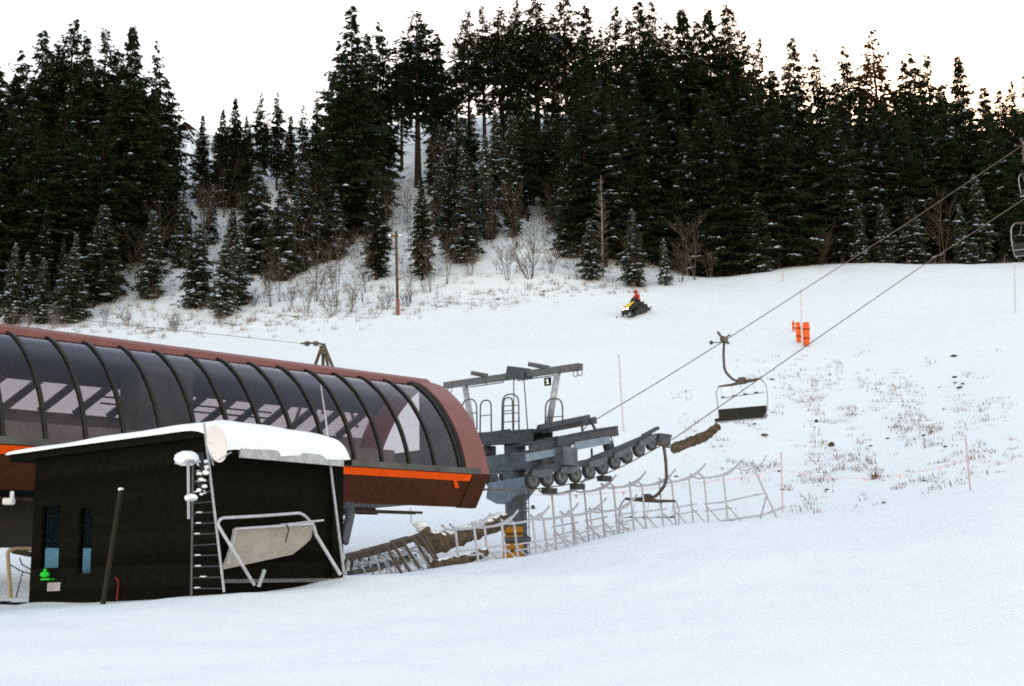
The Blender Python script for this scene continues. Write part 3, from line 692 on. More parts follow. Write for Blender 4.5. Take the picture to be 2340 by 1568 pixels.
# catwalks
m = MB(); zc_ = xc(1150, 1003).z
m.beam(xc(1085, 996), xc(1240, 985), .9, .08); m.beam(xc(1085, 1008) + RTD*.42, xc(1240, 998) + RTD*.42, .06, .26); m.beam(xc(1085, 1010) - RTD*.42, xc(1240, 1000) - RTD*.42, .06, .34)
m.build('catwalk', M['bluedark'], tow)
OFN = OFF - .55
a_, b_ = xr(1190, 1018, OFN), xr(1392, 978, OFN)
m = MB(); m.beam(a_, b_, .75, .07); m.beam(a_ + RN*.35 - ZUP*.13, b_ + RN*.35 - ZUP*.13, .05, .30); m.beam(xr(1240, 982, OFN-.3), xr(1350, 962, OFN-.3), .5, .22); m.build('catwalk', M['bluedark'], tow)
MB().prism([xr(1203, 1037, OFF-.1), xr(1294, 1021, OFF-.1), xr(1299, 1037, OFF-.1), xr(1203, 1055, OFF-.1)], -RN*.06).build('side_plate', M['bluelight'], tow)
MB().prism([xr(1316, 1010, OFF-.1), xr(1392, 997, OFF-.1), xr(1397, 1013, OFF-.1), xr(1312, 1030, OFF-.1)], -RN*.06).build('side_plate', M['bluelight'], tow)
for (a, b, w) in (((1293, 1000), (1305, 1042), .12), ((1232, 976), (1345, 953), .14), ((1345, 953), (1362, 985), .06), ((1329, 960), (1331, 985), .05), ((1288, 1040), (1292, 1075), .05), ((1352, 1025), (1353, 1060), .05), ((1388, 1010), (1398, 1045), .25), ((1240, 1050), (1240, 1082), .42), ((1222, 1050), (1222, 1085), .08)):
    MB().beam(xr(*a, OFF-.3), xr(*b, OFF-.3), w, w, RN).build('hanger_bracket', M['bluedark'], tow)
a_, b_ = xf(1060, 1000), xf(1150, 985)
m = MB(); m.beam(a_, b_, .7, .08); m.build('catwalk', M['bluedark'], tow)
# guard hoops
def hoop(u0, u1, v0, v1, fn, inner=False, rungs=(.45,)):
    a, b, c, d = fn(u0, v1), fn(u0+1, v0), fn(u1-1, v0-2), fn(u1, v1-3)
    h_ = MB().tube(arc([a, b, c, d], 7, (b-c).length*.48), .024, 8); h_.build('guard_hoop', M['steel'], tow, smooth=True)
    for k in rungs: MB().tube([b.lerp(a, k), c.lerp(d, k)], .016, 6).build('hoop_rail', M['steel'], tow)
hoop(1055, 1090, 914, 985, lambda u, v: xo(u, v, -.3)); hoop(1097, 1123, 916, 993, lambda u, v: xo(u, v, -.4))
hoop(1147, 1186, 902, 990, lambda u, v: xo(u, v, -.4), rungs=(.3, .5, .72)); hoop(1150, 1172, 910, 985, lambda u, v: xo(u, v, .4), rungs=(.4,)); hoop(1246, 1286, 912, 972, lambda u, v: xo(u, v, -.3), rungs=(.7,))
MB().tube(arc([xr(1365, 982, OFN), xr(1391, 977, OFN), xr(1402, 1020, OFN)], 6, .2), .02, 8).build('guard_hoop', M['steel'], tow)
# lifting frame on top
m = MB(); ca, cb = xc(1018, 881), xc(1327, 838); m.beam(ca, cb, .20, .20); m.build('top_beam', M['steel'], tow)
for a, b in (((1062, 880), (1082, 992)), ((1275, 848), (1254, 972))): MB().tube([xc(*a), xc(*b)], .10, 12).build('frame_leg', M['galv'], tow, smooth=True)
for a, b in (((1076, 852), (1115, 859)), ((1207, 832), (1256, 841))): MB().tube([xo(*a, -.4), xo(*b, .0)], .07, 10).build('stub_arm', M['steel'], tow)
m = MB(); m.prism([xo(1159, 836, -.2), xo(1193, 840, -.2), xo(1199, 862, -.2), xo(1153, 866, -.2)], RTD*.4); m.build('winch_block', M['bluedark'], tow)
for a, b in (((1072, 885), (1150, 874)), ((1182, 870), (1268, 858))):
    m = MB(); m.tube([xc(*a), xc(*b)], .018, 6); mid = ((a[0]+b[0])/2, (a[1]+b[1])/2); m.tube([xc(*mid), xc(mid[0], mid[1]-9)], .018, 6); m.tube([xc(*b), xc(b[0], b[1]-9)], .018, 6); m.build('hanging_bar', M['steel'], tow)
for a, b in (((1174, 866), (1174, 985)), ((1197, 862), (1206, 985))): MB().tube([xc(*a), xc(*b)], .022, 6).build('rod', M['steel'], tow)
for u, v in ((1028, 886), (1315, 848), (1325, 846)):
    c = xc(u, v); m = MB(); m.tube([c + Vector((.07*math.cos(t_), -.03*math.cos(t_), -.08 + .09*math.sin(t_))) for t_ in np.linspace(0, 6.28, 14)], .014, 6); m.build('lifting_ring', M['steel'], tow)
sg = MB(); c0, c1, c2_, c3 = xo(1243, 864, -.15), xo(1258, 862, -.15), xo(1258, 881, -.15), xo(1244, 882, -.15); sg.prism([c0, c1, c2_, c3], RTD*.03)
sign = sg.build('number_sign', M['black'], tow)
m = MB()
_su, _sv = (c1-c0), (c3-c0)
def sq(a, b): return c0 + _su*a + _sv*b - RTD*.006
m.prism([sq(.42, .2), sq(.66, .2), sq(.66, .82), sq(.42, .82)], -RTD*.004); m.prism([sq(.26, .30), sq(.42, .2), sq(.42, .36), sq(.26, .42)], -RTD*.004); m.prism([sq(.26, .74), sq(.42, .74), sq(.42, .82), sq(.26, .82)], -RTD*.004); m.prism([sq(.66, .74), sq(.80, .74), sq(.80, .82), sq(.66, .82)], -RTD*.004)
m.build('numeral', M['white'], sign)
# ladder up the pole
lb = MB()
p0, p1 = xc(1200, 1270) - RTD*.1, xc(1200, 1110) - RTD*.1; q0, q1 = xc(1215, 1268) - RTD*.1, xc(1213, 1108) - RTD*.1
lb.tube([p0, p1], .018, 6); lb.tube([q0, q1], .018, 6)
for k in range(9): lb.tube([p0.lerp(p1, k/8.5+.03), q0.lerp(q1, k/8.5+.03)], .013, 6)
lb.build('tower_ladder', M['steel'], tow)
# sheave trains
near_path = [(1192, 1121), (1216, 1119), (1250, 1114), (1282, 1110), (1314, 1104), (1346, 1096), (1376, 1086), (1404, 1074), (1432, 1061), (1460, 1046), (1488, 1031), (1520, 1013)]
npts = [xn(u, v) for u, v in near_path]
def wheel(c, r, name_parent):
    m = MB(); m.tube([c - RN*.06, c + RN*.06], r, 22); w = m.build('sheave_wheel', M['rubber'], tow)
    mm = MB(); mm.tube([c - RN*.066, c + RN*.066], r*.72, 18, mi=0); mm.tube([c - RN*.08, c + RN*.08], r*.25, 10, mi=1); mm.build('rim', [M['steel'], M['bluedark']], w)
WHEEL_R = .255
for i in range(1, 11): wheel(npts[i] + ZUP*(WHEEL_R+.02), WHEEL_R, tow)
for i in range(1, 10, 2):
    a, b = npts[i] + ZUP*.40, npts[i+1] + ZUP*.40
    e = (b-a)*.22; m = MB()
    for sd in (-.11, .11): m.prism([a - e + RN*sd, (a+b)/2 - ZUP*.10 + RN*sd, b + e + RN*sd, b + e*.6 + ZUP*.14 + RN*sd, a - e*.6 + ZUP*.14 + RN*sd], RN*.025)
    m.build('rocker_arm', M['blue'], tow)
m = MB()
for i in range(1, 8, 4):
    a, b = (npts[i]+npts[i+1])/2 + ZUP*.58, (npts[i+2]+npts[i+3])/2 + ZUP*.58; m.beam(a, b, .12, .18)
m.beam(npts[1] + ZUP*.50, npts[5] + ZUP*.52, .16, .2); m.beam(npts[5] + ZUP*.52, npts[10] + ZUP*.50, .16, .2); m.build('main_beam', M['bluedark'], tow)
m = MB(); m.box(npts[11] - RTD*.12 + ZUP*.12, .2, .55, .35, (RN, RTD, ZUP)); m.box(npts[10] + ZUP*.62, .16, .8, .10, (RN, (npts[11]-npts[10]).normalized(), ZUP)); m.build('rope_catcher', M['bluedark'], tow)
for i in (2, 4, 6): MB().box(npts[i] - ZUP*.10 + RTD*.1, .25, .42, .16, (RN, RTD, ZUP)).build('catcher_plate', M['rubber'], tow)
shift = -RN*2*OFF
for i in range(1, 11): wheel(npts[i] + shift + ZUP*(WHEEL_R+.02), WHEEL_R, tow)
m = MB(); m.beam(npts[2] + shift + ZUP*.60, npts[9] + shift + ZUP*.60, .14, .3); m.build('main_beam', M['bluedark'], tow)

# ------------------------------------------------------------------ haul ropes
gn = xn(2378, 430)
dn_far = gn + (gn - xn(1845, 790))*2.0; dn_far.z += 6
end_n = tpt(2.0, OFF, ZS+.5); end_n.z = npts[0].z - .05
m = MB(); m.tube([end_n] + npts + [xn(1545, 999), xn(1845, 789), xn(2110, 606), gn, dn_far], .019, 8)
tag(m.build('haul_rope', M['rope'], org=npts[0]), 'steel haul rope running up from the near row of sheaves', 'cable')
f1 = P(1345, 969, 46.3); f2 = P(1655, 779, 51.0); f4 = P(2338, 331, 75.0)
f3 = f2.lerp(f4, .5); f3.z -= .12
m = MB(); m.tube([npts[0]+shift, npts[5]+shift, npts[8]+shift, npts[10] + shift, f1, f1.lerp(f2, .5) - ZUP*.03, f2, f3, f4, f4 + (f4-f2)*2], .019, 8)
tag(m.build('haul_rope', M['rope'], org=npts[5]+shift), 'steel haul rope on the far side carrying the empty chair uphill', 'cable')

# ------------------------------------------------------------------ chairs
def make_chair(loc, label):
    t = thing('lift_chair', label, 'lift chair', (0, 0, 0), 'chairs hanging from the haul ropes')
    S = .0175
    def q(x, z, y=0): return Vector((x, y, z))
    m = MB(); m.box(q(0, .05), .14, .55, .22); m.tube([q(0, .0, -.4), q(0, -.02, .5)], .055, 8); m.tube([q(-.02, .12, -.25), q(-.12, .32, -.4)], .05, 8); m.tube([q(.05, .15, .1), q(.10, .28, .34), q(.1, .28, .44)], .035, 8); m.tube([q(0, -.08, -.1), q(-.38, -.10, -.42)], .02, 6); m.ball(q(-.40, -.10, -.44), .085, (1, 1, 1), 10, 6)
    m.build('grip', M['brownsteel'], t)
    MB().tube(arc([q(0, 0), q(-.06, -.5), q(-.06, -1.25), q(.32, -1.66), q(.62, -1.70)], 7, .5), .052, 10).build('hanger', M['brownsteel'], t, smooth=True)
    m = MB(); m.tube([q(-.33, -1.84), q(.25, -1.82), q(.72, -1.74), q(1.15, -1.72), q(1.42, -1.68)], [.035, .055, .09, .06, .04], 8); m.box(q(.66, -1.70), .26, .24, .26); m.build('cross_head', M['brownsteel'], t)
    MB().tube(arc([q(-.33, -1.84), q(-.45, -2.05, .02), q(-.43, -2.75, .05), q(-.38, -3.1, .02), q(-.42, -3.35, -.42), q(-.3, -3.42, -.62)], 6, .25), .026, 8).build('bail_frame', M['galv'], t, smooth=True)
    MB().tube(arc([q(1.42, -1.68), q(1.62, -1.90, .02), q(1.66, -2.5, .04), q(1.62, -3.0, .02), q(1.62, -3.32, -.42), q(1.55, -3.40, -.62)], 6, .25), .026, 8).build('bail_frame', M['galv'], t, smooth=True)
    b = MB(); b.box(q(.60, -3.0, .03), 1.98, .09, .46); bevel(b.build('backrest', M['seatblack'], t), .03)
    b = MB(); b.box(q(.60, -3.25, -.27), 1.98, .58, .10); bevel(b.build('seat', M['seatblack'], t), .03)
    m = MB(); m.tube([q(-.34, -3.36, -.5), q(1.6, -3.34, -.5)], .03, 8); m.tube([q(-.38, -3.16, .1), q(1.62, -3.16, .1)], .022, 8); m.build('seat_frame', M['galv'], t)
    sb = MB().tube([q(-.18, -2.36, -.2), q(1.6, -2.28, -.2)], .015, 6).build('safety_bar', M['brownsteel'], t)
    for x in (-.1, .38, .84, 1.3):
        mm = MB(); mm.box(q(x, -2.33 + .05*x, -.24), .13, .12, .05); mm.build('foot_rest', M['brownsteel'], sb)
    for x in (-.25, .2, .6, 1.1): MB().tube([q(x, -1.85), q(x+.15, -2.32, -.2)], .008, 5).build('stay_wire', M['galv'], sb)
    return t
ch = make_chair((0, 0, 0), 'empty dark lift chair hanging in mid air against open snow')
ch.location = f2; ch.rotation_euler = (0, 0, -.50)
dup(ch, xn(1516, 1016), (0, 0, math.pi - .50), 1, 'lift chair just leaving the sheaves, seat hidden among the pale racks')
dup(ch, gn, (0, 0, math.pi - .50), 1, 'pale framed lift chair before dark trees just above the snow crest')
dup(ch, f4, (0, 0, -.50), 1, 'lift chair high up before dark trees at the picture edge')

# ------------------------------------------------------------------ pale steel racks behind the crest
def rack(u0, u1, vt0, vt1, d, hgt_px, label, arms=(14, 30), brace=True, lean=11):
    # a shallow bowl of bent tube carried on two leaning posts
    a, b = P(u0, vt0, d), P(u1, vt1, d + .5)
    du = u1 - u0; S = d / FPX
    base = at((u0+u1)/2, d)
    t = thing('steel_rack', label, 'rack', base, 'pale steel racks behind the snow crest')
    al, ar = P(u0 - arms[0], vt0 - arms[0]*.75, d - .25), P(u1 + arms[1]*.8, vt1 - arms[1], d + .75)
    MB().tube(arc([al, a, a.lerp(b, .5) - ZUP*.02, b, ar], 5, .4), .033, 8).build('cradle_arm', M['galvlight'], t, smooth=True)
    al2, ar2 = P(u0 + 4, vt0 - arms[0]*.9, d + .5), P(u1 + arms[1]*.5, vt1 - arms[1]*.6, d + 1.1)
    MB().tube(arc([al2, P(u0 + 18, vt0 - 1, d + .3), P(u1 - 14, vt1 + 1, d + .7), ar2], 5, .3), .028, 8).build('cradle_arm', M['galvlight'], t, smooth=True)
    feet = []
    for uu, vv, dd in ((u0 + du*.22, vt0 + (vt1-vt0)*.22, d + .1), (u0 + du*.80, vt0 + (vt1-vt0)*.8, d + .4)):
        f = at(uu + lean, dd); f.z -= .15; top = P(uu, vv, dd)
        MB().tube([top, f], .031, 8).build('post', M['galvlight'], t); feet.append((top, f))
    (t0, f0), (t1, f1) = feet
    for k in (.52, .66): MB().tube([t0.lerp(f0, k) - (t1-t0)*.12, t1.lerp(f1, k) + (t1-t0)*.3], .023, 8).build('rail', M['galvlight'], t)
    if brace:
        for (tp, f) in feet:
            g = at(proj(f)[0] + 34, f.y + .5); g.z -= .12
            MB().tube([tp.lerp(f, .58), g], .022, 8).build('brace', M['galvlight'], t)
    MB().tube([f0 + ZUP*.14, f1 + ZUP*.16 + (f1-f0)*.3], .03, 8).build('foot_rail', M['galvlight'], t)
names = ['pale steel rack nearest the brown stored frames, standing over the lower log', 'pale steel rack just left of the tower pole with ochre padding', 'pale steel rack standing against the ochre padding of the tower pole',
         'pale steel rack just right of the tower ladder', 'front row steel rack third to the right of the tower pole', 'last pale steel rack at the right end of the front row',
         'rear row steel rack closest to the tower ladder', 'rear row steel rack below the middle sheaves', 'rear row steel rack left of the low lift chair', 'rear row steel rack in front of the low hanging lift chair', 'rear row steel rack just right of the low lift chair', 'rear row steel rack with widest gap beside it near the right end']
front = [(1024, 1098, 1211, 1204, 31.0, 80), (1092, 1160, 1207, 1196, 33.2, 82), (1158, 1232, 1198, 1186, 35.0, 84), (1226, 1298, 1188, 1180, 37.0, 80), (1294, 1362, 1180, 1168, 38.4, 76), (1360, 1432, 1172, 1160, 39.6, 74)]
rear = [(1246, 1316, 1131, 1122, 38.4, 110), (1322, 1384, 1126, 1116, 39.8, 108), (1388, 1452, 1116, 1108, 40.8, 100), (1452, 1520, 1112, 1102, 41.4, 98), (1520, 1588, 1104, 1090, 42.2, 94), (1592, 1668, 1094, 1084, 42.8, 92)]
for a, n in zip(front + rear, names): rack(*a, n)
t = thing('steel_rack', 'end trestle of the steel racks, apart at the far right beside a slim pole', 'rack', at(1752, 43), 'pale steel racks behind the snow crest')
f0, f1, tp = at(1776, 43), at(1737, 43.6), P(1722, 1068, 43)
MB().tube([tp, f0], .036, 8).build('post', M['galvlight'], t); MB().tube([tp.lerp(f0, .55), f1], .03, 8).build('brace', M['galvlight'], t)
MB().tube([P(1685, 1070, 43), P(1702, 1076, 43), tp, P(1740, 1062, 43.3), P(1752, 1040, 43.5)], .024, 8).build('cradle_arm', M['galvlight'], t)
MB().tube([tp.lerp(f0, .5), P(1640, 1150, 42.6)], .028, 8).build('rail', M['galvlight'], t)
MB().tube([P(1795, 1158, 43.2), P(1740, 1178, 43.2), P(1650, 1190, 42.8)], .035, 8).build('foot_rail', M['galvlight'], t)

# ------------------------------------------------------------------ stored brown chair frames beside the hut
spots = [(790, 1272, 110, 27.0), (806, 1268, 112, 27.6), (824, 1262, 116, 28.2), (846, 1256, 120, 28.8), (868, 1250, 112, 29.4), (893, 1241, 92, 30.0)]
sl = ['stored brown chair frame touching the black hut corner', 'stored brown chair frame next after the one touching the hut', 'stored brown chair frame, third outwards from the hut corner', 'stored brown chair frame, third inwards from the log end', 'stored brown chair frame next to the tallest one', 'tallest stored brown chair frame, outermost beside the log end']
for (u, v, w, d), lab in zip(spots, sl):
    t = thing('stored_frame', lab, 'chair frame', at(u + 60, d), 'brown chair frames stored beside the hut')
    k = w / 110
    MB().tube(arc([P(u - 4, v + 42, d), P(u, v, d), P(u + 82*k, v - 24*k, d + .5), P(u + 92*k, v - 23*k, d + .5), P(u + 128*k, v + 38, d + .3)], 5, .3), .034, 8).build('bail_frame', M['brownsteel'], t, smooth=True)
    MB().tube(arc([P(u + 20, v + 44, d + .2), P(u + 14, v + 24, d + .2), P(u + 86*k, v + 4, d + .6), P(u + 112*k, v + 46, d + .5)], 5, .3), .028, 8).build('inner_tube', M['galv'], t, smooth=True)
    m = MB(); m.beam(P(u + 4, v + 2, d + .15), P(u + 52*k, v - 9, d + .4), .24, .05, (.2, -.6, 1)); m.build('seat', M['brownsteel'], t)
    m = MB(); m.beam(P(u + 10, v + 38, d + .1), P(u + 62*k, v + 30, d + .4), .3, .09); m.build('seat_base', M['inner'], t)
    for q in range(2): MB().tube(arc([P(u + 18 + 36*q, v + 10 - 8*q, d + .1), P(u + 34 + 36*q, v + 14 - 6*q, d + .1), P(u + 48 + 34*q, v + 46, d)], 4, .2), .022, 7).build('side_tube', M['galv'], t)

# ------------------------------------------------------------------ logs
def log(pts, rad, label, snow=True, name='log'):
    rs = random.Random(int(pts[0].x*100)); n = 22
    path = [pts[0].lerp(pts[-1], k/n) if len(pts) == 2 else None for k in range(n+1)]
    if len(pts) > 2:
        d = [0]
        for a, b in zip(pts, pts[1:]): d.append(d[-1] + (b-a).length)
        path = [Vector([float(np.interp(d[-1]*k/n, d, [p[i] for p in pts])) for i in range(3)]) for k in range(n+1)]
    rr = [rad*rs.uniform(.85, 1.12)*(1 - .25*k/n) for k in range(n+1)]
    m = MB(); m.tube(path, rr, 12)
    for i in range(len(m.v)): m.v[i] = m.v[i] + Vector((rs.uniform(-1, 1), rs.uniform(-1, 1), rs.uniform(-1, 1)))*rad*.10
    o = m.build(name, M['log'], org=path[0]); tag(o, label, 'log')
    if snow:
        m = MB()
        for k in range(n*3):
            if rs.random() < .75: c = path[k//3].lerp(path[min(k//3+1, n)], (k % 3)/3) + ZUP*rr[k//3]*.82; m.ball(c, rad*rs.uniform(.3, .55), (1.3, 1.0, .5), 8, 5, jit=.2, rnd=rs)
        m.build('snow_cover', M['snow'], o, smooth=True)
log([P(958, 1216, 34), P(972, 1240, 34), P(1010, 1240, 34.6), P(1075, 1218, 35.6), P(1150, 1190, 37)], .29, 'thick brown log with snow on top lying left of the tower pole')
log([P(985, 1294, 30.2), P(1040, 1284, 31), P(1110, 1262, 32)], .15, 'lower thinner brown log half sunk in snow under the racks', True)
log([P(1538, 1026, 49.5), P(1562, 1016, 49.7), P(1610, 998, 50.2), P(1640, 975, 50.6)], .22, 'brown log on the open slope just below the hanging empty chair', False)

# ------------------------------------------------------------------ markers on the slope
def stick(u0, v0, u1, v1, r, mt, label, dmin=15, name='marker_pole'):
    b = G(u1, v1, dmin); tp = P(u0, v0, b.y); m = MB(); m.tube([b - ZUP*.3, tp], r, 8)
    o = m.build(name, mt, org=b); return tag(o, label, 'pole')
stick(1414, 810, 1425, 986, .05, M['pole'], 'thin pale pole standing on open snow right of the lift tower', 55)
stick(1829, 660, 1834, 795, .05, M['pole'], 'thin pale pole rising behind the orange pads', 70)
stick(2318, 600, 2320, 716, .06, M['pole'], 'thin pale pole under the right hand chairs', 70)
pA = stick(1785, 1033, 1788, 1172, .024, M['pinkpole'], 'slim pinkish rope line pole at the end of the racks', 40)
pB = stick(2206, 994, 2219, 1137, .03, M['pinkpole'], 'pinkish leaning rope line pole at the right edge of the weeds', 40)
stick(938, 1160, 941, 1196, .03, M['pole'], 'tiny pale stake in snow below the terminal end', 45)
stick(3131/4096*2340, 1085*.5713, 3132/4096*2340, 1125*.5713, .05, M['pinkpole'], 'tiny pink stake just below the forest edge near the top cable', 95)
tA, tB = P(1786, 1072, pA.location.y), P(2208, 1050, pB.location.y)
tZ = P(2420, 1052, pB.location.y + 5); tY = P(1560, 1105, 44.5); tX = P(1200, 1130, 42)
pl = thing('pennant_line', 'thin red cord with faded pink pennants strung between slim poles', 'pennant line', tA)
def sag(a, b, s, n=16): return [a.lerp(b, k/n) - ZUP*(s*4*(k/n)*(1-k/n)) for k in range(n+1)]
line = sag(tX, tY, .15) + sag(tY, tA, .1)[1:] + sag(tA, tB, .45)[1:] + sag(tB, tZ, .1)[1:]
MB().tube(line, .008, 5).build('cord', M['pink'], pl)
for (a, b, s, ks) in ((tA, tB, .45, (.13, .28, .47, .66, .86)), (tY, tA, .1, (.2, .75)), (tX, tY, .15, (.3, .6))):
    for k in ks:
        c = a.lerp(b, k) - ZUP*(s*4*k*(1-k)); m = MB(); m.prism([c, c + Vector((.11, .02, -.01)), c + Vector((.06, .03, -.15))], Vector((0, .006, 0))); m.build('pennant', M['pink'], pl)

def pad(u0, u1, v0, v1, label, dmin=70, tilt=0):
    b = G((u0+u1)/2, v1 + 3, dmin); d = b.y; S = d/FPX; w = (u1-u0)*S; z1 = P((u0+u1)/2, v0, d).z; z0 = P((u0+u1)/2, v1, d).z
    t = thing('orange_pad', label, 'safety pad', b, 'orange safety pads on the slope'); n = 9; rows = []
    for k in range(5):
        z = z0 + (z1-z0)*k/4; r_ = w/2*(1 if 0 < k < 4 else .86)
        rows.append([Vector((b.x + tilt*(z-z0) + r_*math.cos(a), d - .55*r_*math.sin(a), z)) for a in np.linspace(0, 2*math.pi, 15)])
    o = MB().sheet(rows, thick=.02, dirn=(0, 1, 0)).build('padding', M['padorange'], t, smooth=True)
    MB().tube([b - ZUP*.2, Vector((b.x + tilt*(z1-z0), d, z1 + .05))], .03, 6).build('post', M['pole'], t)
    for k in (.3, .7):
        z = z0 + (z1-z0)*k; MB().tube([Vector((b.x + tilt*(z-z0), d, z-.03)), Vector((b.x + tilt*(z-z0), d, z+.03))], w/2+.015, 12, caps=False).build('strap', M['redstrap'], o)
pad(1811, 1817, 734, 756, 'small narrow orange pad, leftmost and highest of the cluster')
pad(1820, 1832, 737, 782, 'tall slim orange pad between the small one and the wide one')
pad(1835, 1851, 737, 790, 'widest orange pad, right of the cluster beside the near cable', tilt=.05)

# tripod with guide wire behind the terminal
tb = at(738, 66); tpz = P(738, 792, 66); tp_ = thing('wire_tripod', 'dark steel tripod with a cable arm behind the terminal roof', 'tripod', tb)
for du, dd in ((-26, .2), (0, 1.2), (16, .9), (30, -.3)):
    q = P(738 + du*1.0, 858, 66 + dd); top = tpz + Vector((du*.004, 0, -.12)); f = top + (q-top)*2.2; f.z = max(f.z, ground(f.x, f.y) - .3) if False else f.z
    k = 1.0
    for _ in range(60):
        f = top + (q-top)*k
        if f.z <= ground(f.x, f.y) - .1: break
        k += .1
    MB().tube([top, f], .085, 8).build('leg', M['wood'] if du < 0 else M['brownsteel'], tp_)
m = MB(); m.box(P(738, 800, 66), .34, .34, .42); m.box(P(740, 791, 66), .16, .25, .25); m.build('head_block', M['brownsteel'], tp_)
MB().tube([P(740, 788, 66), P(733, 786, 66), P(718, 784, 65.8), P(699, 785, 65.4), P(688, 785, 65.2)], .05, 8).build('cable_arm', M['brownsteel'], tp_)
for u in (702, 722): MB().tube([P(u, 781, 65.6), P(u, 790, 65.6)], .14, 10).build('clamp', M['brownsteel'], tp_)
m = MB(); m.tube([P(688, 785, 65.2), P(560, 771, 60), P(400, 754, 53), P(230, 736, 48), P(60, 722, 44), P(-120, 708, 41)], .012, 5)
tag(m.build('guide_wire', M['rope'], org=P(688, 785, 65.2)), 'thin wire running from the tripod across the snow behind the terminal roof', 'wire')

# rusty pole with two lamps at the forest edge
wp = G(909, 720, 80); wt = P(905, 528, wp.y)
t = thing('light_pole', 'rusty wooden light pole with two small lamps at the forest edge', 'light pole', wp)
MB().tube([wp - ZUP*.4, wt], [.125, .10], 10).build('pole', M['wood'], t)
MB().tube([wp - ZUP*.2, wp + ZUP*1.3], .155, 12).build('pole_wrap', M['maroon'], t)
MB().beam(P(888, 540, wp.y), P(918, 539, wp.y), .1, .1).build('cross_arm', M['wood'], t)
for u in (890, 914):
    c = P(u, 538, wp.y - .1); m = MB(); m.ball(c, .12, (1.2, .9, .75), 10, 6); m.build('lamp', M['white'], t, smooth=True)

# gabled house roof on the ridge
hb = at(425, 157); hx = Vector((1, -.15, 0)).normalized(); hy = Vector((.15, 1, 0)).normalized(); zt = P(425, 279, 157).z; ze = P(400, 300, 157).z
hs_ = thing('ridge_house', 'small brown gabled house on the ridge beside tall trees', 'house', hb)
w_ = 1.55
MB().prism([hb - hx*w_*.85 - ZUP*1, hb + hx*w_*.85 - ZUP*1, Vector((hb.x, hb.y, ze)) + hx*w_*.85, Vector((hb.x, hb.y, zt-.15)), Vector((hb.x, hb.y, ze)) - hx*w_*.85], hy*5).build('wall', M['wood'], hs_)
for sd in (-1, 1):
    a, b = Vector((hb.x, hb.y, zt)), Vector((hb.x, hb.y, ze - .25)) + hx*w_*1.2*sd
    MB().prism([a - hy*.4, b - hy*.4, b - hy*.4 - ZUP*.15, a - hy*.4 - ZUP*.15], hy*5.8).build('roof', M['brownsteel'], hs_)
MB().prism([hb + hx*.3 - hy*.02 + ZUP*(ze-hb.z-.9), hb - hx*.3 - hy*.02 + ZUP*(ze-hb.z-.9), hb - hx*.3 - hy*.02 + ZUP*(ze-hb.z-.2), hb + hx*.3 - hy*.02 + ZUP*(ze-hb.z-.2)], -hy*.04).build('window', M['visor'], hs_)

# ------------------------------------------------------------------ snowmobile and rider
sg_ = G(1452, 721, 70); SC = sg_.y / FPX
sx = Vector((-.70, -.71, 0)).normalized(); sy = Vector((.71, -.70, 0)).normalized()      # heads left, slightly towards the viewer
_gx = (ground(*(sg_ + sx*1.5).xy) - ground(*(sg_ - sx*1.5).xy)) / 3.0
sx3 = (sx + ZUP*_gx).normalized()
def sm(x, y, z): return sg_ + sx3*x + sy*y + ZUP*z
snm = thing('snowmobile', 'black snowmobile with yellow hood crossing the open piste', 'snowmobile', sg_)
m = MB(); m.prism([sm(-1.35, .24, .12), sm(-1.15, .24, .02), sm(.15, .24, .02), sm(.35, .24, .30), sm(.2, .24, .48), sm(-1.2, .24, .42), sm(-1.38, .24, .28)], -sy*.48); m.build('track', M['rubber'], snm)
m = MB(); m.prism([sm(-1.3, .27, .42), sm(.3, .27, .45), sm(.3, .27, .72), sm(-.5, .27, .78), sm(-1.35, .2, .68)], -sy*.54); bevel(m.build('tunnel_body', M['darkcloth'], snm), .05)
m = MB(); m.prism([sm(-1.0, .2, .74), sm(-.05, .2, .78), sm(.05, .2, .95), sm(-.35, .2, 1.0), sm(-1.0, .2, .92)], -sy*.40); bevel(m.build('seat', M['seatblack'], snm), .06)
rows = [[sm(x, y*wd, z + .10*(1-abs(y))) for y in (-1, -.6, 0, .6, 1)] for x, z, wd in ((.02, .92, .36), (.35, 1.02, .42), (.75, .92, .46), (1.15, .72, .42), (1.38, .52, .28))]
hood = MB().sheet(rows, thick=.32, dirn=(0, 0, -1)).build('hood', M['seatblack'], snm, smooth=False)
MB().sheet([[q + ZUP*.012 for q in r_[1:4]] for r_ in rows[1:4]], thick=.02, dirn=(0, 0, 1)).build('hood_panel', M['yellowhood'], hood)
for y in (-.16, .16): MB().ball(sm(1.22, y, .70), .10, (1, 1, .7), 10, 6).build('headlamp', M['lampglow'], hood)
m = MB(); m.prism([sm(.3, .30, 1.05), sm(.3, -.30, 1.05), sm(.08, -.24, 1.42), sm(.08, .24, 1.42)], sx3*.02); m.build('windscreen', M['visor'], snm)
MB().tube([sm(.12, -.36, 1.16), sm(.15, 0, 1.12), sm(.12, .36, 1.16)], .025, 8).build('handlebar', M['rubber'], snm)
for y in (-.50, .50):
    sk_ = MB().tube([sm(1.75, y, .30), sm(1.6, y, .10), sm(1.3, y, .03), sm(.55, y, .02)], [.03, .06, .07, .06], 8).build('ski', M['seatblack'], snm)
    MB().tube([sm(1.05, y, .05), sm(.85, y*.5, .45)], .035, 8).build('ski_strut', M['steel'], sk_)
MB().prism([sm(-1.3, .24, .45), sm(-1.3, -.24, .45), sm(-1.75, -.24, .10), sm(-1.75, .24, .10)], ZUP*.03).build('snow_flap', M['rubber'], snm)
MB().tube([sm(-1.4, .1, .22), sm(-1.75, .1, .20), sm(-1.95, .1, .36)], .05, 8).build('tow_bar', M['steel'], snm)
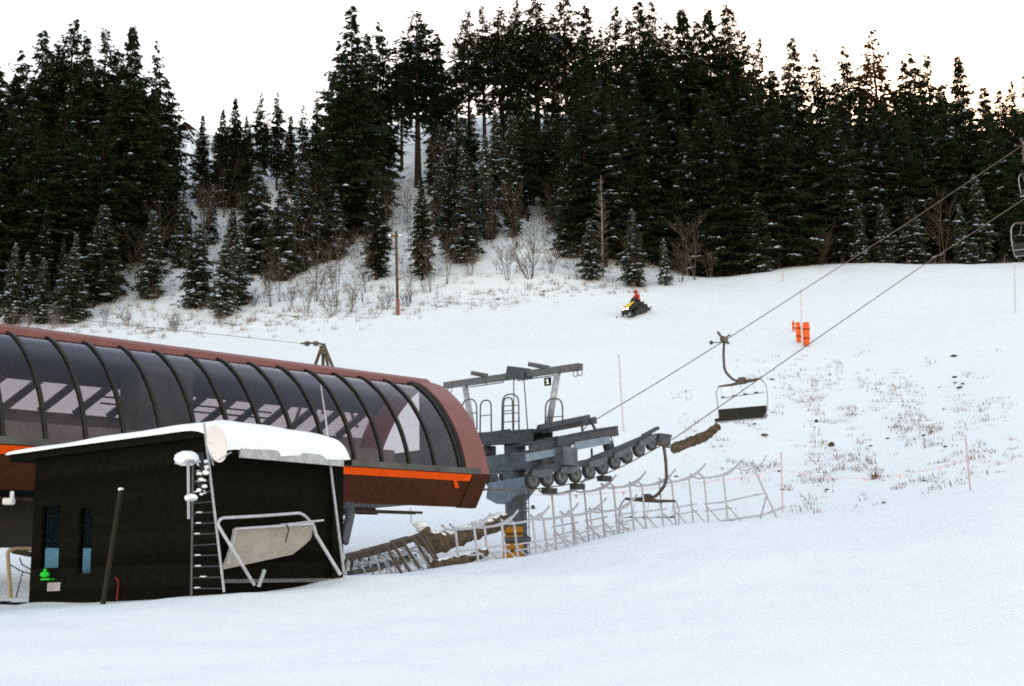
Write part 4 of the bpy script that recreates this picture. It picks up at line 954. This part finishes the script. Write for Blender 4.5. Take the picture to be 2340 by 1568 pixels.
# rider: one skinned body
def skin_body(name, joints, edges, radii, mt, lab):
    me = bpy.data.meshes.new(name); me.from_pydata([tuple(j - joints[0]) for j in joints], edges, []); me.materials.append(mt)
    o = bpy.data.objects.new(name, me); COL.objects.link(o); o.location = joints[0]; ORG[o.name] = joints[0].copy()
    s_ = o.modifiers.new('skin', 'SKIN'); s_.use_smooth_shade = True
    for i, r in enumerate(radii): me.skin_vertices[0].data[i].radius = (r, r)
    me.skin_vertices[0].data[0].use_root = True
    b = o.modifiers.new('soft', 'SUBSURF'); b.levels = 2; b.render_levels = 2
    return tag(o, lab, 'person')
J = [sm(-.42, 0, 1.02), sm(-.40, 0, 1.22), sm(-.32, 0, 1.42), sm(-.26, 0, 1.56), sm(-.22, 0, 1.66), sm(-.18, 0, 1.78)]
E_ = [(0,1),(1,2),(2,3),(3,4),(4,5)]; Rd = [.17, .16, .19, .13, .07, .09]
for y in (-1, 1):
    b = len(J); J += [sm(-.27, .21*y, 1.50), sm(-.10, .30*y, 1.30), sm(.12, .33*y, 1.19)]; Rd += [.085, .07, .05]; E_ += [(3, b), (b, b+1), (b+1, b+2)]
    for k in range(4):
        J.append(sm(.19, (.28 + .03*k)*y, 1.155 + .004*k)); Rd.append(.018); E_.append((b+2, len(J)-1))
    J.append(sm(.16, .26*y, 1.20)); Rd.append(.02); E_.append((b+2, len(J)-1))
    b = len(J); J += [sm(-.38, .14*y, .98), sm(.12, .28*y, .95), sm(.06, .30*y, .52), sm(.24, .31*y, .46)]; Rd += [.12, .10, .08, .07]; E_ += [(0, b), (b, b+1), (b+1, b+2), (b+2, b+3)]
def rider_mat():
    m = mat('rider_clothes', (.42, .03, .025), .7, .12, 8); t = m.node_tree; bs = t.nodes['Principled BSDF']; cr = [n for n in t.nodes if n.type == 'VALTORGB'][0]
    tc = [n for n in t.nodes if n.type == 'TEX_COORD'][0]; sp2 = t.nodes.new('ShaderNodeSeparateXYZ'); t.links.new(tc.outputs['Object'], sp2.inputs[0])
    gt = t.nodes.new('ShaderNodeMath'); gt.operation = 'GREATER_THAN'; gt.inputs[1].default_value = .10; t.links.new(sp2.outputs['Z'], gt.inputs[0])
    mx = t.nodes.new('ShaderNodeMixRGB'); mx.inputs[1].default_value = (.02, .018, .02, 1); t.links.new(gt.outputs[0], mx.inputs[0]); t.links.new(cr.outputs[0], mx.inputs[2]); t.links.new(mx.outputs[0], bs.inputs['Base Color']); return m
rid = skin_body('person', J, E_, Rd, rider_mat(), 'rider in red jacket and red helmet leaning to the snowmobile handlebar')
hc = sm(-.14, 0, 1.84); he = MB(); he.ball(hc, .16, (1.08, .95, 1.05), 16, 10); hel = he.build('helmet', M['red'], rid, smooth=True)
MB().ball(hc + sx3*.075 - ZUP*.01, .115, (.85, .98, .62), 12, 8).build('visor', M['visor'], hel, smooth=True)

# ------------------------------------------------------------------ trees
def tri_mesh(name, V, F, MI, mats, parent):
    me = bpy.data.meshes.new(name); V = np.asarray(V, np.float32); F = np.asarray(F, np.int32)
    me.vertices.add(len(V)); me.vertices.foreach_set('co', V.ravel())
    me.loops.add(len(F)*3); me.loops.foreach_set('vertex_index', F.ravel())
    me.polygons.add(len(F)); me.polygons.foreach_set('loop_start', np.arange(0, len(F)*3, 3)); me.polygons.foreach_set('loop_total', np.full(len(F), 3))
    for m_ in mats: me.materials.append(m_)
    me.polygons.foreach_set('material_index', np.asarray(MI, np.int32)); me.update(calc_edges=True)
    o = bpy.data.objects.new(name, me); COL.objects.link(o); o.parent = parent; ORG[o.name] = Vector((0,0,0)); return o
PROTO = {}
def conifer(key, H, Rb, seed, bare=.08, power=.9, whorl=.50, nb=7, droop=.35, snow=.0, mt='needle', gap=.1, rag=.35, tuft=.62, dens=4):
    """a conifer H metres tall: trunk, limbs and thousands of small needle tufts, with snow lying on some boughs"""
    rs = np.random.RandomState(seed); t = thing(key, 'x', 'tree')
    tr = MB(); lean = rs.uniform(-.15, .15, 2)
    tr.tube([(lean[0]*k*k, lean[1]*k*k, H*k) for k in np.linspace(-.05, .97, 9)], [max(.02, .016*H*(1.02-k)) for k in np.linspace(0, .97, 9)], 7)
    V, F, MI = [], [], []
    def tri(a, b, c, mi):
        o = len(V); V.extend((a, b, c)); F.append((o, o+1, o+2)); MI.append(mi)
    z = H*bare
    while z < H*.985:
        f = (z/H - bare)/(1 - bare)
        L0_ = Rb*min(1.0, (1 - f)/power)**.85*(.80 + .20*(1 - f)) * (1 if f > .10 else .60 + 4.0*f)
        k_w = rs.uniform(1-rag, 1+rag*.55)
        n = max(3, int(nb*(1 if f < .7 else .8)))
        for q in range(n):
            if rs.rand() < gap: continue
            az = rs.rand()*6.283; L = L0_*k_w*rs.uniform(.62, 1.12) + .12
            zz = z + rs.uniform(-.5, .5)*whorl; up0 = .28*f - .02
            dr = droop*(1 - .75*f)
            ca, sa = math.cos(az), math.sin(az)
            cx, cy = lean[0]*(z/H)**2, lean[1]*(z/H)**2
            if L > .7: tr.tube([(cx, cy, zz), (cx + ca*L*.5, cy + sa*L*.5, zz + up0*L*.5 - dr*L*.10), (cx + ca*L*.85, cy + sa*L*.85, zz + up0*L*.6 - dr*L*.45)], [.035, .02, .008], 3, caps=False)
            ns = max(3, int(L/.24))
            hassnow = rs.rand() < snow
            for i in range(ns):
                s = (i + rs.rand())/ns*.95 + .06
                px, py = cx + ca*L*s, cy + sa*L*s; pz = zz + up0*L*s - dr*L*s*s*.55
                wd = .35*L*(1 - .75*s) + .10
                for j in range(dens):
                    lat = rs.uniform(-wd, wd); bx, by, bz = px - sa*lat, py + ca*lat, pz - abs(lat)*.28 + rs.uniform(-.10, .10)
                    th = az + (lat/wd)*.9 + rs.uniform(-.35, .35); ln = tuft*rs.uniform(.6, 1.25)*(.5 + .5*min(1, (1-f)/.45)); wq = ln*rs.uniform(.16, .30)
                    dz = -ln*rs.uniform(-.10, .75); ox, oy = math.cos(th)*ln, math.sin(th)*ln; r1 = rs.uniform(-1, 1)
                    nx, ny, nz = -math.sin(th)*wq, math.cos(th)*wq, r1*wq
                    tri((bx - nx, by - ny, bz - nz), (bx + nx, by + ny, bz + nz), (bx + ox, by + oy, bz + dz), 0)
                if hassnow and s > .3 and rs.rand() < .75:
                    r = rs.uniform(.13, .36)*min(1, .5 + L*.25); c = np.array((px, py, pz + .06)); e1 = np.array((ca, sa, -dr*.7))*r*1.25; e2 = np.array((-sa, ca, rs.uniform(-.2, .2)))*r*1.15; up_ = np.array((0, 0, r*.5))
                    a, b2, c2, d2 = c + e1, c + e2, c - e1, c - e2
                    for p, q2 in ((a, b2), (b2, c2), (c2, d2), (d2, a)): tri(tuple(p), tuple(q2), tuple(c + up_), 1)
        z += whorl*rs.uniform(.75, 1.2)*(1 - .35*f)
    for q in range(14):
        th = rs.rand()*6.28; z0 = H*(.95 + .04*rs.rand()); tri((lean[0]-.03, lean[1], z0), (lean[0]+.03, lean[1], z0), (lean[0] + math.cos(th)*.22, lean[1] + math.sin(th)*.22, z0 + .30), 0)
    tr.build('trunk', M['bark'], t); tri_mesh('crown', V, F, MI, [M[mt], M['snowclump']], t)
    PROTO[key] = (t, H)
conifer('tall_conifer', 24, 4.0, 1, .07, .66, .58, 9, .44, .14, gap=.08, rag=.55, tuft=.58, dens=5)
conifer('tall_conifer_b', 24, 3.7, 2, .16, .50, .62, 8, .38, .12, gap=.14, rag=.75, tuft=.58, dens=5)
conifer('open_conifer', 22, 2.9, 3, .36, .45, .60, 7, .30, .16, gap=.20, rag=.6, tuft=.55, dens=5)
conifer('open_conifer_b', 22, 2.6, 4, .28, .50, .66, 7, .28, .12, gap=.20, rag=.65, mt='needle_b', tuft=.55, dens=5)
conifer('narrow_conifer', 20, 2.5, 5, .06, .60, .48, 8, .35, .28, gap=.10, mt='needle_b', tuft=.55, dens=5)
conifer('broad_conifer', 20, 4.2, 6, .04, .72, .52, 9, .42, .16, gap=.05, tuft=.62, dens=5)
conifer('snowy_conifer', 10, 1.95, 7, .03, .70, .36, 8, .45, .60, gap=.06, tuft=.5, mt='needle_c')
conifer('snowy_conifer_b', 10, 1.6, 8, .03, .75, .38, 8, .45, .65, gap=.08, tuft=.48, mt='needle_c')
conifer('young_conifer', 5, 1.15, 9, .02, .9, .28, 7, .4, .62, gap=.1, tuft=.36, mt='needle_c')
conifer('dead_conifer', 22, 2.1, 10, .36, .45, .55, 6, .1, 0, gap=.30, rag=.7, tuft=.55, dens=4, mt='needle_r')

def bare(key, H, seed, stems, spread, mtr, twigs, levels=4, r0=.10):
    rs = random.Random(seed); t = thing(key, 'x', 'tree'); tr, tw = MB(), MB()
    def grow(p, d, L, r, lev):
        k = 4; pts = [p]
        for i in range(k):
            d = (d + Vector((rs.uniform(-1, 1), rs.uniform(-1, 1), rs.uniform(-.3, .7)))*.12).normalized(); pts.append(pts[-1] + d*L/k)
        m = tr if r > .022 else tw
        m.tube(pts, [r*(1-.5*i/k) for i in range(k+1)], 6 if r > .03 else 3, caps=False)
        if lev == 0: return
        for i in range(twigs):
            s = rs.uniform(.30, 1.0); i0 = min(int(s*k), k-1); q = pts[i0].lerp(pts[i0+1], s*k-i0)
            side = Vector((rs.uniform(-1, 1), rs.uniform(-1, 1), rs.uniform(-.1, .8))).normalized()
            grow(q, (d*.55 + side*.85).normalized(), L*rs.uniform(.28, .5), max(.009, r*.42), lev-1)
    for s in range(stems):
        a = rs.uniform(0, 6.28); dd = Vector((math.cos(a)*spread*rs.random(), math.sin(a)*spread*rs.random(), 1)).normalized()
        grow(Vector((math.cos(a)*.15*(stems > 1), math.sin(a)*.15*(stems > 1), -.2)), dd, H*rs.uniform(.7, 1)/(1.0), r0, levels-1)
    tw.add(tr.v, tr.f, 1) if stems > 1 else tr.build('trunk', mtr, t)
    tw.build('twigs' if stems == 1 else 'stems', [M['twig'], mtr], t)
    zs = [v.z for v in tr.v + tw.v]; PROTO[key] = (t, max(zs))
M['paletwig'] = mat('pale_twigs', (.15, .125, .10), .9, .3, 4)
def slim(key, H, seed):
    rs = random.Random(seed); t = thing(key, 'x', 'tree'); tr, tw = MB(), MB()
    cx = lambda k: Vector((.10*math.sin(3*k), .08*math.sin(4*k+1), H*k))
    tr.tube([cx(k) for k in np.linspace(-.03, 1, 14)], [.13*(1.04-k)+.01 for k in np.linspace(0, 1, 14)], 7)
    for i in range(120):
        k = rs.uniform(.18, .99); a = rs.uniform(0, 6.28); L = (1.5*(1-k) + .25)*rs.uniform(.5, 1.2); p = cx(k); d = Vector((math.cos(a), math.sin(a), rs.uniform(.2, .8))).normalized()
        q = p + d*L*.5; e = q + (d + Vector((rs.uniform(-.3, .3), rs.uniform(-.3, .3), .25))).normalized()*L*.5
        tw.tube([p, q, e], [.034, .022, .012], 3, caps=False)
        for j in range(5):
            s0 = rs.uniform(.3, 1); w = p.lerp(e, s0); d2 = (d + Vector((rs.uniform(-1, 1), rs.uniform(-1, 1), rs.uniform(-.2, .8)))).normalized(); tw.tube([w, w + d2*L*rs.uniform(.15, .4)], [.016, .009], 3, caps=False)
    tr.build('trunk', M['palebark'], t); tw.build('twigs', M['paletwig'], t); PROTO[key] = (t, H)
slim('bare_tree', 12, 21)
bare('bare_tree_b', 8, 22, 3, .22, M['twig'], 9, 3, .05)
bare('bare_shrub', 2.6, 23, 9, .75, M['twig'], 6, 3, .024)
bare('bare_shrub_b', 3.6, 24, 7, .45, M['twig'], 7, 3, .026)

used = set(); PLACED = []
def plant(key, u, vtop, d, name, wscale=1.0, rot=None, hfix=None):
    root, H = PROTO[key]; b = at(u, d)
    h = hfix if hfix else P(u, vtop, d).z - b.z
    if h < .6: return
    rz = rot if rot is not None else rnd.uniform(0, 6.28)
    s = h/H; ws = wscale
    if key not in used:
        used.add(key); o = root
        o.location = b; o.rotation_euler = (0, 0, rz); o.scale = (ws*s, ws*s, s)
    else: o = dup(root, b, (0, 0, rz), (ws*s, ws*s, s))
    o.name = name; PLACED.append((o, u, vtop, d, h, name)); return o
rnd = random.Random(77)
# skyline trees: column, top, distance, kind, width
SK = [(-30,150,118,'tall_conifer',1.1),(22,112,124,'tall_conifer_b',1.0),(75,64,121,'tall_conifer',.95),(112,92,128,'tall_conifer_b',1),(143,44,123,'tall_conifer_b',1.15),(176,80,120,'tall_conifer',.95),(226,60,127,'open_conifer_b',1.1),(250,110,121,'tall_conifer',1.0),(281,60,118,'broad_conifer',.86),(345,92,121,'tall_conifer_b',.66),
 (458,260,133,'narrow_conifer',.9),(505,250,133,'broad_conifer',.8),(532,224,131,'broad_conifer',.85),(560,262,133,'tall_conifer',.8),(592,209,135,'tall_conifer_b',.8),(632,207,135,'tall_conifer_b',.85),(662,262,134,'narrow_conifer',1),(690,234,136,'open_conifer_b',.8),(722,222,131,'tall_conifer',.85),
 (770,90,126,'tall_conifer_b',.9),(803,8,120,'tall_conifer',.95),(838,70,126,'tall_conifer',.9),(868,48,130,'tall_conifer_b',1.0),(918,100,138,'open_conifer',.9),(955,20,134,'open_conifer',1.35),(1003,70,140,'narrow_conifer',.9),(1045,80,138,'open_conifer_b',1.05),(1073,18,142,'open_conifer',.9),(1108,8,140,'open_conifer_b',.95),(1150,14,139,'open_conifer',1.2),(1185,0,136,'tall_conifer_b',.95),(1232,-14,138,'open_conifer',1.25),(1268,20,141,'open_conifer_b',.9),(1300,-25,134,'open_conifer_b',1.25),(1352,5,128,'tall_conifer',.9),(1385,60,132,'tall_conifer_b',.9),(1420,14,127,'tall_conifer_b',1.0),(1452,40,130,'tall_conifer',.9),(1480,-2,128,'tall_conifer',.95),(1512,-6,131,'tall_conifer_b',.9),(1545,48,128,'tall_conifer',.95),(1580,20,126,'broad_conifer',.95),(1616,44,130,'tall_conifer',.9),(1645,22,127,'broad_conifer',.85),(1690,8,126,'tall_conifer',1.05),(1722,70,130,'tall_conifer_b',.9),(1762,88,128,'tall_conifer_b',.85),(1792,150,132,'narrow_conifer',1),
 (1818,140,130,'open_conifer_b',1.0),(1842,80,127,'tall_conifer',.9),(1896,112,130,'tall_conifer_b',.9),(1934,180,133,'narrow_conifer',1),(1966,102,126,'tall_conifer_b',1.05),(2000,200,131,'open_conifer_b',.9),(2033,58,128,'dead_conifer',1.1),(2072,200,131,'narrow_conifer',.9),(2100,130,126,'tall_conifer',.9),(2120,118,129,'tall_conifer_b',1.0),(2152,110,133,'open_conifer_b',.9),(2186,190,130,'tall_conifer',.9),(2232,128,124,'broad_conifer',.88),(2285,190,131,'narrow_conifer',1.1),(2318,200,128,'tall_conifer',.9),(2345,185,130,'tall_conifer_b',1),(2390,160,126,'tall_conifer',1)]
for u, v, d, k, w in SK:
    nm = {'tall_conifer': 'tall_conifer', 'tall_conifer_b': 'tall_conifer', 'open_conifer': 'open_conifer', 'open_conifer_b': 'open_conifer', 'narrow_conifer': 'narrow_conifer', 'broad_conifer': 'broad_conifer', 'dead_conifer': 'dead_conifer'}[k]
    plant(k, u, v, d, nm, w)
sky_u = np.array([s[0] for s in SK]); sky_v = np.array([s[1] for s in SK])
def env(u):                                     # how high trees may reach near this column
    w = np.exp(-((sky_u - u)/22.0)**2); return float((w*sky_v).sum()/max(w.sum(), 1e-6))
# trees within the wood
def fill(u0, u1, d0, d1, n, kinds, name, lo, hi, sep, ws=(.85, 1.2), open_=()):
    got = []; tries = 0
    while len(got) < n and tries < n*60:
        tries += 1; u, d = rnd.uniform(u0, u1), rnd.uniform(d0, d1)
        if any(abs(u-g[0]) < sep and abs(d-g[1]) < sep*.16 for g in got): continue
        b = at(u, d); ub, vb = proj(b)
        h = rnd.uniform(lo, hi); _, vt = proj(b + ZUP*h)
        if any(a - 22 <= ub <= c + 22 and vb > e and vt < f for a, c, e, f in open_) and rnd.random() < .93: continue
        vmin = env(u) + 45
        if vt < vmin: vt = vmin + rnd.uniform(0, 40)
        if vb - vt < 25: continue
        got.append((u, d)); plant(rnd.choice(kinds), u, vt, d, name, rnd.uniform(*ws))
CEN = [(905,985,300,440),(1120,1150,300,470),(1110,1290,545,700)]
OPEN = [(595,665,320,400),(690,740,340,440),(500,535,410,520),(395,440,320,400),(905,985,290,470),(1115,1145,300,470),(1190,1240,300,470),(1110,1290,535,700),(560,1100,665,760),(200,330,600,800)]
fill(-60, 235, 108, 126, 22, ['tall_conifer', 'tall_conifer_b', 'broad_conifer'], 'wood_conifer', 12, 19, 26, (.9, 1.2))
fill(235, 385, 117, 127, 9, ['tall_conifer', 'tall_conifer_b', 'broad_conifer'], 'wood_conifer', 12, 19, 26, (.9, 1.2))
fill(-60, 235, 104, 110, 10, ['snowy_conifer', 'snowy_conifer_b', 'narrow_conifer'], 'edge_conifer', 5, 10, 26, (.8, 1.05))
fill(400, 760, 112, 146, 17, ['snowy_conifer', 'narrow_conifer', 'snowy_conifer_b', 'snowy_conifer'], 'hillside_conifer', 4, 8.5, 24, (.75, 1.05), OPEN)
fill(760, 1340, 112, 134, 26, ['snowy_conifer', 'narrow_conifer', 'snowy_conifer', 'snowy_conifer_b'], 'hillside_conifer', 5, 9.5, 24, (.85, 1.15), OPEN)
fill(890, 1345, 112, 132, 26, ['narrow_conifer', 'tall_conifer_b', 'snowy_conifer_b', 'snowy_conifer'], 'hillside_conifer', 7, 12, 20, (.7, .95), CEN)
fill(1330, 1800, 112, 126, 34, ['tall_conifer', 'tall_conifer_b', 'narrow_conifer', 'broad_conifer'], 'wood_conifer', 13, 20, 24, (.9, 1.2))
fill(1800, 2400, 115, 126, 32, ['tall_conifer', 'tall_conifer_b', 'broad_conifer', 'narrow_conifer'], 'wood_conifer', 12, 18, 26, (.9, 1.2))
fill(1320, 2340, 114, 118, 22, ['snowy_conifer', 'snowy_conifer_b', 'narrow_conifer'], 'edge_conifer', 5, 10, 30, (1, 1.35))
# single young trees one can point to: column, top, foot
for u, vt, vb, k, w in ((347,480,682,'snowy_conifer_b',1.11),(412,442,612,'snowy_conifer_b',0.93),(446,512,704,'snowy_conifer',1.11),(482,430,560,'snowy_conifer_b',0.81),(512,548,738,'snowy_conifer',0.93),(545,505,700,'snowy_conifer_b',0.89),(580,372,625,'snowy_conifer',1.11),(160,566,738,'snowy_conifer',1.18),(92,590,740,'snowy_conifer_b',1.11),(232,470,690,'snowy_conifer',1.26),(690,372,610,'snowy_conifer',1.11),(640,420,640,'snowy_conifer',1.04),(1062,420,600,'snowy_conifer',1.18),(1350,500,640,'snowy_conifer',1.11),(1450,478,655,'snowy_conifer_b',1.11),(1522,545,652,'young_conifer',0.74),(1740,440,622,'snowy_conifer',1.11),(1850,430,606,'snowy_conifer_b',1.04),(860,380,640,'narrow_conifer',1.04),(965,400,640,'narrow_conifer',0.96)):
    b = G(u, vb, 96); plant(k, u, vt, max(b.y, 103), 'young_conifer', w)
rndb = random.Random(5)
# bare trees, shrubs and saplings
bt = plant('bare_tree', 1379, 400, G(1379, 640, 95).y + 1.0, 'bare_tree', 1.0)
for u, vt, vb, k in ((1212,528,636,'bare_shrub'),(1640,505,622,'bare_tree_b'),(1590,470,640,'bare_tree_b'),(1700,500,620,'bare_tree_b'),(985,520,668,'bare_tree_b'),(1020,500,650,'bare_tree_b'),(940,560,690,'bare_tree_b'),(770,540,700,'bare_tree_b'),(720,520,690,'bare_tree_b'),(640,560,690,'bare_tree_b'),(1110,500,560,'bare_shrub_b'),(1260,560,625,'bare_shrub_b'),(1320,560,640,'bare_tree_b'),(1440,540,655,'bare_tree_b'),(1555,560,645,'bare_shrub_b'),(1780,480,615,'bare_tree_b'),(1880,500,606,'bare_shrub_b'),(420,380,450,'bare_tree_b'),(470,370,440,'bare_tree_b'),(560,340,420,'bare_tree_b'),(690,470,560,'bare_tree_b'),(830,560,690,'bare_tree_b'),(880,640,708,'bare_shrub'),(800,640,715,'bare_shrub_b'),(760,650,722,'bare_shrub'),(700,620,716,'bare_shrub_b'),(660,640,712,'bare_shrub_b'),(620,600,700,'bare_shrub_b'),(400,706,758,'bare_shrub'),(505,700,742,'bare_shrub'),(350,650,695,'bare_shrub'),(290,700,745,'bare_shrub'),(240,690,745,'bare_shrub_b'),(120,690,750,'bare_shrub_b'),(60,700,755,'bare_shrub_b'),(25,690,755,'bare_shrub_b'),(1160,540,640,'bare_shrub_b'),(930,650,700,'bare_shrub'),(970,630,672,'bare_shrub_b'),(580,650,700,'bare_shrub'),(1655,560,625,'bare_shrub_b'),(1620,560,635,'bare_shrub_b'),(270,520,610,'bare_tree_b'),(740,600,690,'bare_tree_b'),(1075,560,630,'bare_shrub')):
    b = G(u, vb, 92); plant(k, u, vt, min(max(b.y, 99), 150), 'bare_tree' if k.startswith('bare_tree') else 'bare_shrub', rnd.uniform(.8, 1.2))
for k in range(80):
    u = rndb.uniform(930, 1340) if k < 18 else rndb.uniform(1400, 2300) if k < 34 else rndb.uniform(300, 900); d = rndb.uniform(112, 130) if k < 34 else rndb.uniform(106, 142)
    plant('bare_tree_b', u, 0, d, 'bare_tree', rndb.uniform(.7, 1.1), hfix=rndb.uniform(4, 8))
for key, (root, H) in PROTO.items():
    if key not in used:
        for c in list(root.children): bpy.data.objects.remove(c)
        bpy.data.objects.remove(root)

# ---- names and labels of the plants: each singled out by kind, look and neighbours
KIND = {'tall_conifer': ('tall dark conifer', 'skyline'), 'open_conifer': ('gappy tall conifer with bare lower trunk', 'skyline'), 'narrow_conifer': ('narrow pointed conifer', 'skyline'), 'broad_conifer': ('broad dense conifer', 'skyline'), 'dead_conifer': ('dead bare conifer with rusty top', 'skyline'),
        'wood_conifer': ('dark conifer deep in the wood', 'wood'), 'edge_conifer': ('snow flecked conifer at the wood edge', 'edge'), 'hillside_conifer': ('middling conifer on the snowy hillside', 'hill'), 'young_conifer': ('young snow flecked conifer', 'young'), 'bare_tree': ('leafless tree', 'bare'), 'bare_shrub': ('leafless brown shrub', 'shrub')}
ZN = [(-200, 400, 'in the left stand'), (400, 745, 'in the low gap'), (745, 905, 'on the dark middle clump'), (905, 1340, 'on the central slope'), (1340, 1800, 'above the snowmobile'), (1800, 2050, 'over the snow crest'), (2050, 2600, 'in the right stand')]
_on = 'first second third fourth fifth sixth seventh eighth ninth tenth eleventh twelfth thirteenth fourteenth fifteenth sixteenth seventeenth eighteenth nineteenth'.split()
_tn = ['', '', 'twenty', 'thirty', 'forty', 'fifty', 'sixty']; _tt = ['', '', 'twentieth', 'thirtieth', 'fortieth', 'fiftieth', 'sixtieth']
ORD = _on + [(_tt[k//10] if k % 10 == 0 else _tn[k//10] + '-' + _on[k % 10 - 1]) for k in range(20, 70)]
GROUPS = {'skyline': 'tall conifers along the skyline', 'wood': 'conifers inside the dark wood', 'edge': 'snow flecked conifers along the wood edge', 'hill': 'conifers on the snowy hillside', 'young': 'young snow flecked conifers', 'bare': 'leafless trees in the wood', 'shrub': 'leafless shrubs at the wood edge'}
buck = {}
for rec in PLACED:
    z = [i for i, (a, b, n) in enumerate(ZN) if a <= rec[1] < b][0]
    buck.setdefault((rec[5], z), []).append(rec)
for (nm, z), L in buck.items():
    L.sort(key=lambda r: r[1]); base, g = KIND[nm]; where = ZN[z][2]
    for i, r in enumerate(L):
        o = r[0]; n = len(L)
        lab = f'{base} {where}' if n == 1 else f'{base} {where}, {ORD[i]} from the left'
        o['label'] = lab; o['category'] = 'shrub' if nm == 'bare_shrub' else 'tree'; o['group'] = GROUPS[g]
bt['label'] = 'pale slim leafless tree left of the snowmobile before dark conifers'

# ------------------------------------------------------------------ weeds and stones poking through the snow
def tufts(pts, name, mt, lab, hmin, hmax, blades=6, seed=1):
    rs = random.Random(seed); m = MB()
    for p, sc in pts:
        for k in range(blades):
            a = rs.uniform(0, 6.28); h = rs.uniform(hmin, hmax)*sc; w = .012 + .018*rs.random(); l = rs.uniform(.1, .8)*h
            q = p + Vector((rs.uniform(-.25, .25), rs.uniform(-.25, .25), -.03)); t_ = q + Vector((math.cos(a)*l, math.sin(a)*l, h)); s_ = Vector((math.sin(a)*w, -math.cos(a)*w, 0))
            m.add([q - s_, q + s_, t_], [(0, 1, 2)])
    o = m.build(name, mt); tag(o, lab, 'weeds', kind='stuff'); return o
rs = random.Random(31); pts = []
while len(pts) < 950:
    u, v = rs.gauss(1930, 210), rs.gauss(985, 105)
    if not (1540 < u < 2330 and 800 < v < 1180): continue
    if vnoise(np.array([u/38.0]), np.array([v/26.0]))[0] < rs.uniform(-.08, .30): continue
    p = G(u, v, 43, 100, .5)
    if p.y < 43.5: continue
    pts.append((p, rs.uniform(.4, 1.25)))
tufts(pts, 'dry_weeds', M['weed'], 'thin dry weeds poking through the snow on the slope', .08, .26, 6)
pts = []
for k in range(620):
    u = rs.uniform(-80, 1480); e = np.interp(u, [0, 400, 785, 1200, 1420], [103, 101, 101, 103, 105]); d = e + rs.gauss(.5, 2.2); pts.append((at(u, d), rs.uniform(.5, 1.6)))
for k in range(800):
    u = rs.uniform(-80, 2340); e = np.interp(u, [0, 400, 785, 1200, 1420, 1850, 2340], [106, 105, 106, 108, 109, 115, 114.5]); d = e + abs(rs.gauss(0, 12)); pts.append((at(u, d), rs.uniform(.8, 2.6)))
tufts(pts, 'undergrowth', M['weed'], 'brown undergrowth fringing the foot of the wood', .15, .5, 9, 2)
# the rusty bush and the dark stones one can point to
b = G(2000, 1094, 45); m = MB()
for k in range(70):
    a = rs.uniform(0, 6.28); l = rs.uniform(.1, .42); h = rs.uniform(.15, .42); q = b + Vector((rs.uniform(-.12, .12), rs.uniform(-.12, .12), -.03)); t_ = q + Vector((math.cos(a)*l, math.sin(a)*l, h)); s_ = Vector((math.sin(a), -math.cos(a), 0))*.02; m.add([q - s_, q + s_, t_], [(0, 1, 2)])
tag(m.build('rusty_bush', M['weedbrown'], org=b), 'small rusty brown bush alone among pale weeds', 'bush')
stones = [(1764, 868, 9, 'just right of the hanging chair frame'), (1747, 996, 15, 'right of the hanging chair seat'), (1724, 970, 8, 'nearest under the hanging chair seat'), (2193, 887, 13, 'largest of the trio on the open right slope'), (2200, 878, 8, 'topmost of the trio on the open right slope'), (2183, 876, 7, 'smallest of the trio on the open right slope'), (2180, 815, 14, 'alone high on the right slope above the trio'), (2182, 863, 10, 'flat and pale just above the trio'), (1866, 965, 8, 'tall narrow one above the weed patch'), (1900, 1020, 12, 'upright one in the middle of the weeds'), (2028, 1003, 8, 'above the rusty bush'), (2110, 996, 9, 'in the right part of the weeds, lower of two'), (2128, 988, 8, 'in the right part of the weeds, upper of two'), (2112, 1100, 7, 'low down between rusty bush and pink pole'), (1780, 1078, 8, 'beside the slim pink pole top'), (1788, 1120, 9, 'at the foot of the slim pink pole'), (1990, 1020, 7, 'just up left of the rusty bush'), (2348, 745, 9, 'at the far right edge below the pole'), (2020, 1150, 8, 'lowest one near the foreground crest'), (1545, 1090, 8, 'behind the racks beside the low chair'), (1890, 1120, 8, 'left below the rusty bush'), (2160, 1022, 9, 'just left of the leaning pink pole')]
for u, v, w, lab in stones:
    b = G(u, v, 43); S = b.y/FPX; m = MB(); m.ball(b + ZUP*.02, w*S*.5, (1.15, .8, .55 if 'upright' not in lab and 'tall' not in lab else 1.6), 9, 6, jit=.25, rnd=rs)
    tag(m.build('stone', M['stone'], org=b), 'dark stone in snow, ' + lab, 'stone', 'dark stones in the snow')
b0 = G(1200, 1172, 42); 
for (u, v, w, lab) in ((1207, 1163, 12, 'dark clod in snow right of the tower pole'), (1130, 1185, 16, 'dark clod in snow left of the tower pole')):
    b = G(u, v, 41); m = MB()
    for k in range(5): m.ball(b + Vector((rs.uniform(-.2, .2), rs.uniform(-.1, .1), rs.uniform(0, .12))), w*b.y/FPX*.3, (1.2, .9, .7), 8, 5, jit=.3, rnd=rs)
    tag(m.build('earth_clod', M['stone'], org=b), lab, 'clod')
